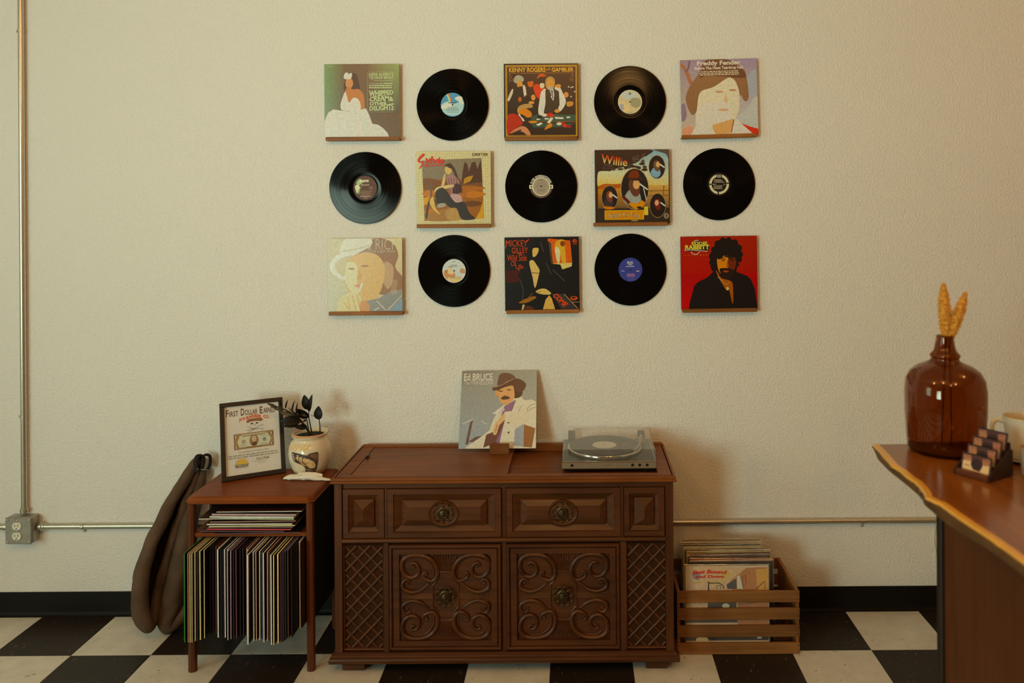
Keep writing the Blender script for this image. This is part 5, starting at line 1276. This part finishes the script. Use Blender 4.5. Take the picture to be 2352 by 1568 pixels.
class GridPrint(Print):
    def poly(s, pts, col, smooth=False):
        if smooth: pts = [(p.x, p.y) for p in catmull([(x, y, 0) for x, y in pts], 4, True)]
        cx = sum(a for a, b in pts)/len(pts); cy = sum(b for a, b in pts)/len(pts); n = len(pts); R = 5
        vv = [(cx+(x-cx)*k/R, cy+(y-cy)*k/R) for k in range(1, R+1) for x, y in pts]+[(cx, cy)]
        fs = [((k*n+i), (k*n+(i+1) % n), ((k+1)*n+(i+1) % n), ((k+1)*n+i)) for k in range(R-1) for i in range(n)]+[(n*R, (i+1) % n, i) for i in range(n)]
        s.raw(vv, fs, col)
p = GridPrint(1, 1, 1275, 940, 440, 370, potmap)
p.blob([(1296,958),(1330,950),(1440,962),(1540,990),(1580,965),(1650,955),(1700,965),(1700,1100),(1690,1240),(1670,1300),(1600,1295),(1520,1300),(1510,1200),(1440,1140),(1360,1110),(1310,1040)], C(66,52,40))
p.blob([(1310,970),(1345,985),(1372,1060),(1355,1075),(1322,1040)], C(150,124,100)); p.blob([(1380,1030),(1470,1020),(1580,1060),(1650,1130),(1660,1210),(1590,1220),(1530,1160),(1440,1110)], C(186,150,90)); p.blob([(1430,1100),(1500,1095),(1570,1120),(1530,1170),(1470,1160)], C(150,110,64)); p.blob([(1580,1000),(1650,975),(1690,990),(1690,1080)], C(120,80,48))
for k in range(26):
    r_ = random.Random(k); p.ell(1400+r_.random()*260, 985+r_.random()*110, 6, 5, [C(40,30,24), C(176,160,120)][k % 2], n=8)
p.ell(1412,1000,15,13,C(200,180,120), n=12); p.ell(1412,1000,7,7,C(24,18,14), n=10); p.line([(1345,985),(1380,1060),(1440,1120)], 9, C(40,28,22), True); p.line([(1500,1010),(1480,1080),(1520,1150)], 8, C(44,32,26), True)
for k in range(3): p.line([(1590+k*32,985-k*8),(1606+k*30,1060-k*6)], 5, C(44,32,26))
p.blob([(1530,1225),(1600,1240),(1640,1290),(1560,1298)], C(110,84,60)); p.line([(1440,1020),(1420,1080),(1460,1140)], 7, C(44,32,26)); p.line([(1640,960),(1650,1040)], 5, C(50,36,28)); p.line([(1670,965),(1680,1060)], 5, C(50,36,28))
p.build('fish_painting', M_LABEL, potm)
p = GridPrint(1, 1, 0, 0, 1, 1, lambda X, Y, dz: (lambda a, h: ((rad(h)+.0006+dz)*math.cos(a), (rad(h)+.0006+dz)*math.sin(a), h))(math.radians(-90-60+80*X), .104+.026*(1-Y)))
for k in range(5): p.blob([(.05+k*.17,.95),(.10+k*.17,.55),(.2+k*.18,.08),(.26+k*.18,.1),(.17+k*.17,.6)], C(206,150,76))
p.build('glaze_strokes', M_LABEL, potm)
M_LEAF = plain('dark_leaf', (.0085,.0070,.0045), .45, spec=.18, var=.4, vscale=25); M_LEAF2 = plain('grey_leaf', (.115,.095,.060), .5, spec=.2, var=.3, vscale=25); M_STEM = plain('dark_stem', (.018,.014,.009), .5)
zp = lambda x, y, Y: at(480+x/6.82, 890+y/6.82, Y)-Vector((-1.072, -.160, sc_zt))
def leaf(parent, x0, y0, x1, y1, w, Ya, Yb, mat=None, fold=.25):
    a, b = zp(x0, y0, Ya), zp(x1, y1, Yb); ax = b-a; L = ax.length; ax.normalize()
    view = Vector((0, -1, .25)); side = ax.cross(view).normalized(); nor = side.cross(ax).normalized(); w = w/6.82/575
    mb = MB(); n = 8; vv = []
    for k in range(n+1):
        t_ = k/n; ww = w/2*(math.sin(PI*min(1, t_**.8))**.75 if 0 < t_ < 1 else 0.02); bow = L*.10*math.sin(PI*t_)
        m_ = a+ax*L*t_+nor*bow
        vv += [m_-side*ww+nor*ww*fold, m_-nor*.0004, m_+side*ww+nor*ww*fold]
    fs = []
    for k in range(n): q = 3*k; fs += [(q, q+1, q+4, q+3), (q+1, q+2, q+5, q+4)]
    mb.add(vv, fs)
    return mb.build('leaf', mat or M_LEAF, parent, True, angle=80)
def stem(pts, r0=.003, r1=.0015):
    P_ = catmull([zp(*q) for q in pts], 6); n = len(P_)
    return MB().tube(P_, [r0+(r1-r0)*i/(n-1) for i in range(n)], 8).build('stem', M_STEM, pot, True)
st = stem([(1612,730,-.165),(1590,600,-.168),(1565,470,-.17),(1562,360,-.17)])
leaf(st,1560,350,1490,110,132,-.17,-.16); leaf(st,1566,380,1620,100,74,-.17,-.175); leaf(st,1558,470,1365,328,120,-.175,-.20); leaf(st,1562,440,1405,420,34,-.175,-.20, M_LEAF2)
st = stem([(1735,720,-.155),(1738,600,-.155),(1724,490,-.158)]); leaf(st,1724,505,1716,284,138,-.158,-.15); 
st = stem([(1728,505,-.158),(1680,455,-.16),(1595,436,-.165)], .0018, .001)
st = stem([(1575,740,-.17),(1550,600,-.175),(1530,480,-.18)]); leaf(st,1530,500,1465,540,30,-.18,-.19)
st = stem([(1600,740,-.175),(1500,600,-.19),(1400,480,-.205),(1250,375,-.215),(1100,310,-.225),(1000,270,-.23)], .0048, .0015)
for a in ((1130,300,1130,172,26),(1200,330,1238,180,28),(1300,390,1345,188,26),(1375,440,1388,222,28),(1455,480,1460,340,24)): leaf(st,*a,-.212,-.222)
for x0,y0,x1,y1,w_,m_ in ((1040,290,905,242,44,M_LEAF2),(1080,310,960,290,46,M_LEAF2),(1180,345,1010,335,44,M_LEAF2),(1300,420,1110,385,70,M_LEAF2),(1380,470,1150,400,66,M_LEAF2),(1440,500,1180,460,90,M_LEAF),(1460,520,1100,520,130,M_LEAF),(1420,590,1120,600,64,M_LEAF),(1540,610,1350,625,90,M_LEAF),(1450,480,1230,300,24,M_LEAF)): leaf(st,x0,y0,x1,y1,w_,-.205,-.225,m_)

# ================================================================== piece of pale driftwood in front of the pot
d0, d1 = at_z(657, 1096, sc_zt), at_z(765, 1103, sc_zt)
dw = thing('driftwood_piece', 'flat white weathered piece of wood lying in front of the pot', 'driftwood', (d0.x, d0.y, sc_zt))
mb = MB(); n = 22; loops = []; L = (d1-d0); r_ = random.Random(8)
L.x = min(L.x, sc_x1+.006-d0.x)
for k in range(n+1):
    t_ = k/n; c = Vector((L.x*t_, L.y*t_*.5-.021, 0))
    hh = (.017+.010*math.exp(-((t_-.55)/.22)**2))*(1-.65*max(0, t_-.6)/.4)*min(1, .45+t_*6); wd = .020*(1-.6*max(0, t_-.55)/.45)*min(1, .5+t_*5)
    lp = []
    for j in range(10):
        a = 2*PI*j/10; rr = 1+r_.uniform(-.16, .16)
        lp.append((c.x, c.y+wd*math.cos(a)*rr, max(.0002, hh*.5+hh*.5*math.sin(a)*rr)))
    loops.append(lp)
mb.loft(loops)
dwm = wood('bleached_wood', C(176,160,124,.8), C(222,220,200,.8), 'X', .8, rough=.8, coat=0, bump=.5)
mb.build('wood_chunk', dwm, dw, True, angle=35)
mb = MB(); loops = []
for k in range(9):
    t_ = k/8; x = L.x*(.32+.5*t_); z_ = .024+.005*math.sin(PI*t_)-.006*t_
    loops.append([(x, L.y*.3-.023+.010*math.cos(a)*(1-.5*t_)+r_.uniform(-.002, .002), z_+.006*math.sin(a)) for a in [2*PI*j/7 for j in range(7)]])
mb.loft(loops); mb.build('splintered_ridge', wood('raw_wood', C(196,140,84,.8), C(222,206,170,.8), 'X', rough=.8, coat=0, bump=.5), dw, True, angle=30)

# ================================================================== padded horse collar against the wall
M_HIDE = plain('worn_brown_suede', (.130,.085,.058), .9, spec=.1, var=.6, vscale=11, bump=.9, bscale=90); M_HIDE2 = plain('dark_leather_and_shade', (.013,.009,.007), .6, spec=.2, var=.3, bump=.3)
hc = thing('horse_collar', 'worn brown padded horse collar leaning on the wall behind the small cabinet', 'horse collar', (-1.70, -.20, 0))
o0 = Vector((-1.70, -.20, 0))
def hp(u, v, Y): return at(u, v, Y)-o0
A_ = [(458,1090,-.05),(446,1104,-.07),(406,1168,-.11),(367,1242,-.15),(338,1310,-.19),(323,1370,-.215),(322,1425,-.235),(332,1465,-.24),(346,1472,-.215),(354,1445,-.17),(366,1382,-.14),(388,1302,-.11),(411,1230,-.09),(438,1160,-.07),(458,1105,-.055)]
P_ = catmull([hp(*q) for q in A_], 6); n = len(P_)
ctrl = [.014,.020,.025,.026,.027,.030,.031,.029,.025,.021,.020,.019,.017,.015,.012]
R_ = [ctrl[min(14, int(i/6))]*(1-(i/6) % 1)+ctrl[min(14, int(i/6)+1)]*((i/6) % 1) for i in range(n)]
def lumpy(mb_, amp, seed):
    from mathutils import noise
    out = []
    for x, y, z in mb_.v:
        q = Vector((x, y, z)); nn = noise.noise_vector(q*14+Vector((seed, 0, 0)))*amp+noise.noise_vector(q*45)*amp*.35
        out.append(tuple(q+nn))
    mb_.v = out
mb = MB(); mb.tube(P_, R_, 24); lumpy(mb, .006, 1); mb.build('padded_roll', M_HIDE, hc, True, angle=80)
mb = MB(); h_ = n//2                        # black sheet standing in for the shade in the hollow between the limbs
lv = []; m_ = 30
for k in range(m_+1):
    a = P_[int(k*(h_-2)/m_)]; b = P_[n-1-int(k*(h_-2)/m_)]
    for j in range(5): lv.append(tuple(a.lerp(b, j/4)+Vector((0, .014+.035*math.sin(PI*j/4), 0))))
mb.add(lv, [(k*5+j, k*5+j+1, k*5+j+6, k*5+j+5) for k in range(m_) for j in range(4)])
mb.build('hollow_shade', M_HIDE2, hc, True)
B_ = [(466,1115,-.04),(444,1190,-.055),(424,1290,-.08),(408,1360,-.105),(394,1420,-.135),(383,1458,-.155),(392,1470,-.15),(414,1456,-.13),(440,1425,-.11)]
P2 = catmull([hp(*q) for q in B_], 6); n2 = len(P2)
c2 = [.016,.032,.046,.047,.042,.036,.032,.030,.022]
R2 = [c2[min(8, int(i/6))]*(1-(i/6) % 1)+c2[min(8, int(i/6)+1)]*((i/6) % 1) for i in range(n2)]
mb = MB(); mb.tube(P2, R2, 24); lumpy(mb, .008, 5); mb.build('body_pad', M_HIDE, hc, True, angle=80)
mb = MB()
mb.tube(catmull([hp(452,1118,-.085),hp(450,1098,-.08),hp(456,1082,-.07),hp(466,1088,-.06),hp(462,1112,-.07)], 5), .0075, 8, flat=1.6, flat_axis=(1, 0, 0))
mb.tube(catmull([hp(462,1094,-.05),hp(470,1080,-.045),hp(482,1082,-.04),hp(483,1098,-.04),hp(478,1112,-.045)], 5), .0050, 8, flat=1.8, flat_axis=(0, 1, 0))
mb.build('top_strap', M_HIDE2, hc, True)
MB().lathe([(.0045, 0), (.0045, -.003), (.001, -.0035)], 8, tuple(hp(455,1113,-.096)), 'Y', True, True).build('buckle_stud', M_BRASS, hc)
# settle it on the floor
zmin = min((o0.z+v.co.z) for ob in hc.children for v in ob.data.vertices)
hc.location.z -= zmin-.0005

# ================================================================== bar counter on the right
ZB = 1.07
M_SLAB = wood('varnished_slab', (.14,.036,.006), (.38,.135,.02), 'Y', .35, rough=.2, coat=.35, contrast=.7)
M_BARK = plain('live_edge_wood', (.17,.075,.024), .55, var=.55, vscale=26, bump=.8, bscale=60)
M_PANEL = wood('bar_panel', (.085,.026,.008), (.15,.046,.014), 'Z', rough=.5, coat=.03)
bar = thing('bar_counter', 'varnished live-edge wooden bar counter at the right edge', 'counter', (0, 0, 0))
edge = [(2007,1020),(2021.7,1034),(2052,1069),(2070,1080),(2088.7,1096),(2105,1106),(2117.6,1119.5),(2127,1133),(2128.5,1141),(2145,1149),(2161,1155.7),(2195,1180),(2233.5,1206),(2270,1230),(2306,1255),(2352,1288),(2420,1335),(2520,1405)]
low = [(2006,1026),(2016,1056),(2040,1081),(2060,1097),(2080,1113),(2100,1130),(2115,1144),(2122,1155),(2128,1165),(2140,1175),(2160,1194),(2195,1217),(2233.5,1243),(2270,1264),(2306,1290),(2352,1326),(2420,1374),(2520,1444)]
top_pts = [at_z(u, v, ZB) for u, v in edge]; low_pts = [at_z(u, v, ZB-.042) for u, v in low]
XRB = 1.62
mid = []
for a, b in zip(top_pts, low_pts):
    q = a.lerp(b, .35); q.x -= .004; mid.append(q)
rows = [[(p_.x+.010, p_.y, p_.z) for p_ in top_pts], [(p_.x+.002, p_.y, p_.z-.0015) for p_ in top_pts]]
mb = MB(); nT = len(top_pts); yfar, ynear = top_pts[0].y, top_pts[-1].y
ring_top = [tuple(p_) for p_ in rows[0]]+[(XRB, ynear, ZB), (XRB, yfar, ZB)]
ring_low = [(q.x+.012, q.y, ZB-.042) for q in low_pts]+[(XRB, ynear, ZB-.042), (XRB, yfar, ZB-.042)]
mb.loft([ring_low, ring_top]); mb.build('slab', M_SLAB, bar)
mb = MB(); r_ = random.Random(3); strips = []
for k in range(4*(nT-1)+1):
    i = min(k//4, nT-2); t_ = (k-4*i)/4
    a = top_pts[i].lerp(top_pts[i+1], t_); b = low_pts[i].lerp(low_pts[i+1], t_); e = r_.uniform(-.003, .003)
    strips.append([(a.x+.0105, a.y, ZB+.0006), (a.x+.001, a.y, ZB+.0002), (a.x-.002+e*.3, a.y, ZB-.006), (a.lerp(b, .4).x-.005+e, a.lerp(b, .4).y, ZB-.019), (a.lerp(b, .75).x-.002-e, a.lerp(b, .75).y, ZB-.032), (b.x+.002, b.y, ZB-.0422), (b.x+.013, b.y, ZB-.0424)])
ns = len(strips); mb.add([q for S in strips for q in S], [(k*7+j, k*7+j+1, k*7+j+8, k*7+j+7) for k in range(ns-1) for j in range(6)])
mb.build('live_edge', M_BARK, bar, True, angle=50)
mb = MB(); mb.add([q for S in strips for q in ((S[0][0]+.0015, S[0][1], ZB+.0009), (S[1][0]-.001, S[1][1], ZB+.0005), (S[2][0]-.0014, S[2][1], S[2][2]+.0015))], [(k*3+j, k*3+j+1, k*3+j+4, k*3+j+3) for k in range(ns-1) for j in range(2)])
mb.build('sapwood_line', plain('yellow_sapwood', (.80,.42,.05), .3, var=.15, vscale=30, coat=.3), bar, True)
pyf = -1.475
MB().box(.872, .890, ynear, pyf-.001, .002, ZB-.0425).build('side_panel', M_PANEL, bar)
MB().box(.862, .893, pyf-.001, pyf+.024, .001, ZB-.0425, .004).build('corner_post', plain('dark_metal_post', (.022,.013,.010), .45), bar)
MB().box(.893, XRB, pyf+.001, pyf+.016, .002, ZB-.0425).build('end_panel', M_PANEL, bar)

# ================================================================== amber bottle with dried grasses
def amber():
    m, nt, p = new_mat('amber_glass')
    p.inputs['Base Color'].default_value = (.46, .185, .017, 1); p.inputs['Roughness'].default_value = .03; p.inputs['Transmission Weight'].default_value = 1.0; p.inputs['IOR'].default_value = 1.45
    return m
bc = at_z(2172, 1035, ZB)
bot = thing('amber_bottle', 'large brown glass bottle holding dried grass on the bar counter', 'bottle', (bc.x, bc.y, ZB+.0016))
S_ = FPX/(DW+bc.y)
hs = lambda v: (1040-v)/S_
rs = lambda w: w/2/S_
outer = [(.002, .0), (rs(150), .0), (rs(164), .006), (rs(170), hs(1005)), (rs(176), hs(950)), (rs(177), hs(900)), (rs(170), hs(876)), (rs(150), hs(858)), (rs(118), hs(846)), (rs(84), hs(839)), (rs(64), hs(834)), (rs(60), hs(828)), (rs(66), hs(824)), (rs(66), hs(820)), (rs(54), hs(814)), (rs(46), hs(806)), (rs(42), hs(795)), (rs(38), hs(782)), (rs(39), hs(778)), (rs(36), hs(776))]
inner = [(max(.0015, r-.0032), min(h+(.006 if h < .01 else 0), hs(776))) for r, h in outer]
MB().lathe(outer+inner[::-1], 48, (0, 0, 0), 'Z').build('glass', amber(), bot, True, angle=60)
M_PLUME = plain('dried_plume', (.70,.36,.055), .8, var=.35, vscale=120); M_STRAW = plain('straw_stem', (.22,.10,.02), .7)
for word, u0, v0, u1, v1, wpx in (('the taller dried golden grass head, left of the pair in the brown bottle', 2172, 775, 2167, 652, 34), ('the shorter dried golden grass head leaning right in the brown bottle', 2183, 775, 2218, 672, 31)):
    yb_ = bc.y+(.004 if 'taller' in word else -.006)
    a, b = at(u0, v0, yb_), at(u1, v1, yb_)
    gsn = thing('dried_grass', word, 'dried grass', (bc.x, yb_, ZB+.012), group='dried grasses in the bottle', kind='thing')
    og = Vector((bc.x, yb_, ZB+.012)); a -= og; b -= og
    foot = Vector((0.012 if 'shorter' in word else -.008, 0, .0))
    MB().tube(catmull([foot, a*.5+foot*.5, a, b], 5), .0016, 6).build('stem', M_STRAW, gsn)
    mb = MB(); r_ = random.Random(len(word)); ax = (b-a); Lg = ax.length; axn = ax.normalized()
    s1 = axn.cross(Vector((0, 1, 0))).normalized(); s2 = axn.cross(s1)
    core = [a+ax*t_ for t_ in [k/10 for k in range(11)]]
    mb.tube(core, [max(.002, wpx/2/S_*.72*math.sin(PI*min(1, .12+.86*k/10))**.6) for k in range(11)], 8)
    for k in range(950):
        t_ = r_.random(); an = r_.random()*2*PI; rad_ = wpx/2/S_*math.sin(PI*min(1, .14+.84*t_))**.6*(.66+.34*r_.random())
        d_ = s1*math.cos(an)+s2*math.sin(an); c = a+ax*t_+d_*rad_*.7; e = c+d_*rad_*.42+axn*.006*r_.random()
        sd = axn.cross(d_).normalized()*.0016
        mb.add([c-sd, c+sd, c+axn*.003, e], [(0, 1, 3), (1, 2, 3), (2, 0, 3)])
    mb.build('plume', M_PLUME, gsn)

# ================================================================== card holder, cup and saucer
hb = at_z(2238, 1096, ZB)
ch = thing('card_holder', 'stepped dark wooden card holder on the bar counter', 'card holder', (hb.x, hb.y, ZB+.0012), (0, 0, math.radians(-58)))
M_HOLD = wood('holder_wood', (.020,.008,.005), (.045,.018,.010), 'X', rough=.5, coat=.1)
M_LIP = wood('holder_lip', (.10,.026,.010), (.17,.050,.020), 'X', rough=.45)
KH = .78
hw = .048*KH
MB().box(-hw, hw, -.016*KH, .0, .0, .016*KH, .001).build('front_lip', M_LIP, ch)
for k in range(4):
    MB().box(-hw, hw, (.0002+.026*k)*KH, (.0258+.026*k)*KH, .0, (.010+.020*k)*KH, .001).build('step', M_HOLD, ch)
for sx_ in (-1, 1):
    m2 = MB(); x0_ = sx_*(hw+.0002); x1_ = sx_*(hw+.0045)
    prof_ = [(y*KH, z*KH) for y, z in ((-.0155, 0), (.104, 0), (.104, .074), (.092, .078), (-.0155, .014))]
    m2.loft([[(x0_, y, z) for y, z in prof_], [(x1_, y, z) for y, z in prof_]]); m2.build('side', M_HOLD, ch)
MB().box(-hw, hw, .0985*KH, .1035*KH, .070*KH, .094*KH, .001).build('back_rest', M_HOLD, ch)
rot = Matrix.Rotation(math.radians(-58), 3, 'Z')
TW = ['lowest front', 'second lowest', 'third', 'topmost']
for k in range(4):
    lp = Vector((0, .004+.026*k, .0115+.020*k))*KH; wp = rot @ lp + Vector((hb.x, hb.y, ZB+.0012))
    cd_ = thing('business_card', f'dark patterned business cards in the {TW[k]} tier of the card holder', 'card', wp, (math.radians(-13), 0, math.radians(-58)), 'business cards in the holder')
    MB().box(-.0445*KH, .0445*KH, .0, .0035, .0, .051*KH).build('card_stack', plain('card_dark', (.040,.022,.018), .5), cd_)
    p = Print(.089*KH, .051*KH, 0, 0, 89, 51); p.fill(C(66,40,34)); cr_ = C(186,152,98)
    p.poly([(4,24),(30,22),(36,44),(58,46),(62,26),(84,24),(84,50),(4,50)], cr_); p.ell(46,28,18,16,C(44,26,26)); p.poly([(4,8),(26,6),(30,22),(6,24)], C(146,96,62)); p.poly([(62,8),(84,6),(84,24),(64,26)], C(140,88,58)); p.line([(8,12),(24,11)], 2, C(84,52,40)); p.line([(66,12),(80,11)], 2, C(84,52,40)); p.rect(0,0,89,3,C(30,20,18)); p.rect(10,34,24,37,C(130,94,66))
    p.build('card_print', M_PAPER, cd_, (0, -.0003, .0255*KH))
M_CUP = plain('white_china', (.74,.74,.68), .2, var=.04, coat=.4); M_CUPIN = plain('cream_glaze_inside', (.66,.60,.44), .25, var=.04)
mc = at_z(2349, 1057, ZB)
sau = thing('saucer', 'white saucer under the white cup on the bar counter', 'saucer', (mc.x, mc.y, ZB+.0012))
MB().lathe([(.002, .0), (.030, .0), (.034, .002), (.054, .007), (.0555, .0085), (.054, .0095), (.034, .005), (.002, .004)], 40, (0, 0, 0), 'Z', True, True).build('dish', M_CUPIN, sau, True)
cup = thing('coffee_cup', 'white china cup with handle standing on its saucer at the right edge', 'cup', (mc.x, mc.y, ZB+.0066))
cb = MB(); cb.lathe([(.002, .0), (.030, .0), (.034, .003), (.0385, .050), (.0425, .096), (.0425, .098), (.0410, .098), (.0365, .050), (.032, .007), (.002, .006)], 48, (0, 0, 0), 'Z'); cb.build('bowl', M_CUP, cup, True, angle=60)
MB().lathe([(.0432, .0945), (.0436, .0965), (.0428, .0990), (.0405, .0990), (.0398, .0950), (.0372, .06), (.034, .012)], 48, (0, 0, 0), 'Z').build('cream_rim', M_CUPIN, cup, True)
hd = math.radians(165); mb = MB()
mb.tube(catmull([(math.cos(hd)*r0_, math.sin(hd)*r0_, z_) for r0_, z_ in ((.038, .084), (.056, .088), (.066, .074), (.063, .048), (.050, .028), (.035, .024))], 6), .0055, 10, flat=.7, flat_axis=(0, 1, 0))
mb.build('handle', M_CUPIN, cup, True)
tc_ = at_z(2388, 1096, ZB)
tum = thing('stoneware_tumbler', 'beige stoneware tumbler just cut by the right edge of the frame', 'tumbler', (tc_.x, tc_.y, ZB+.0012))
MB().lathe([(.002, .0), (.033, .0), (.036, .004), (.0395, .062), (.0395, .064), (.038, .064), (.034, .008), (.002, .006)], 40, (0, 0, 0), 'Z').build('bowl', plain('beige_stoneware', (.50,.40,.30), .5, var=.12), tum, True, angle=60)

# ================================================================== loose white cable by the bar post
mb = MB(); mb.tube(catmull([at(2153,1200,-.03), at(2147,1218,-.006), at(2145,1240,-.005), at(2148,1262,-.005), at(2152,1285,-.005), at(2156,1340,-.006)], 6), .0022, 8)
tag(mb.build('power_cable', M_IVORY, None, True), 'thin white cable hanging on the wall below the conduit by the bar post', 'cable')
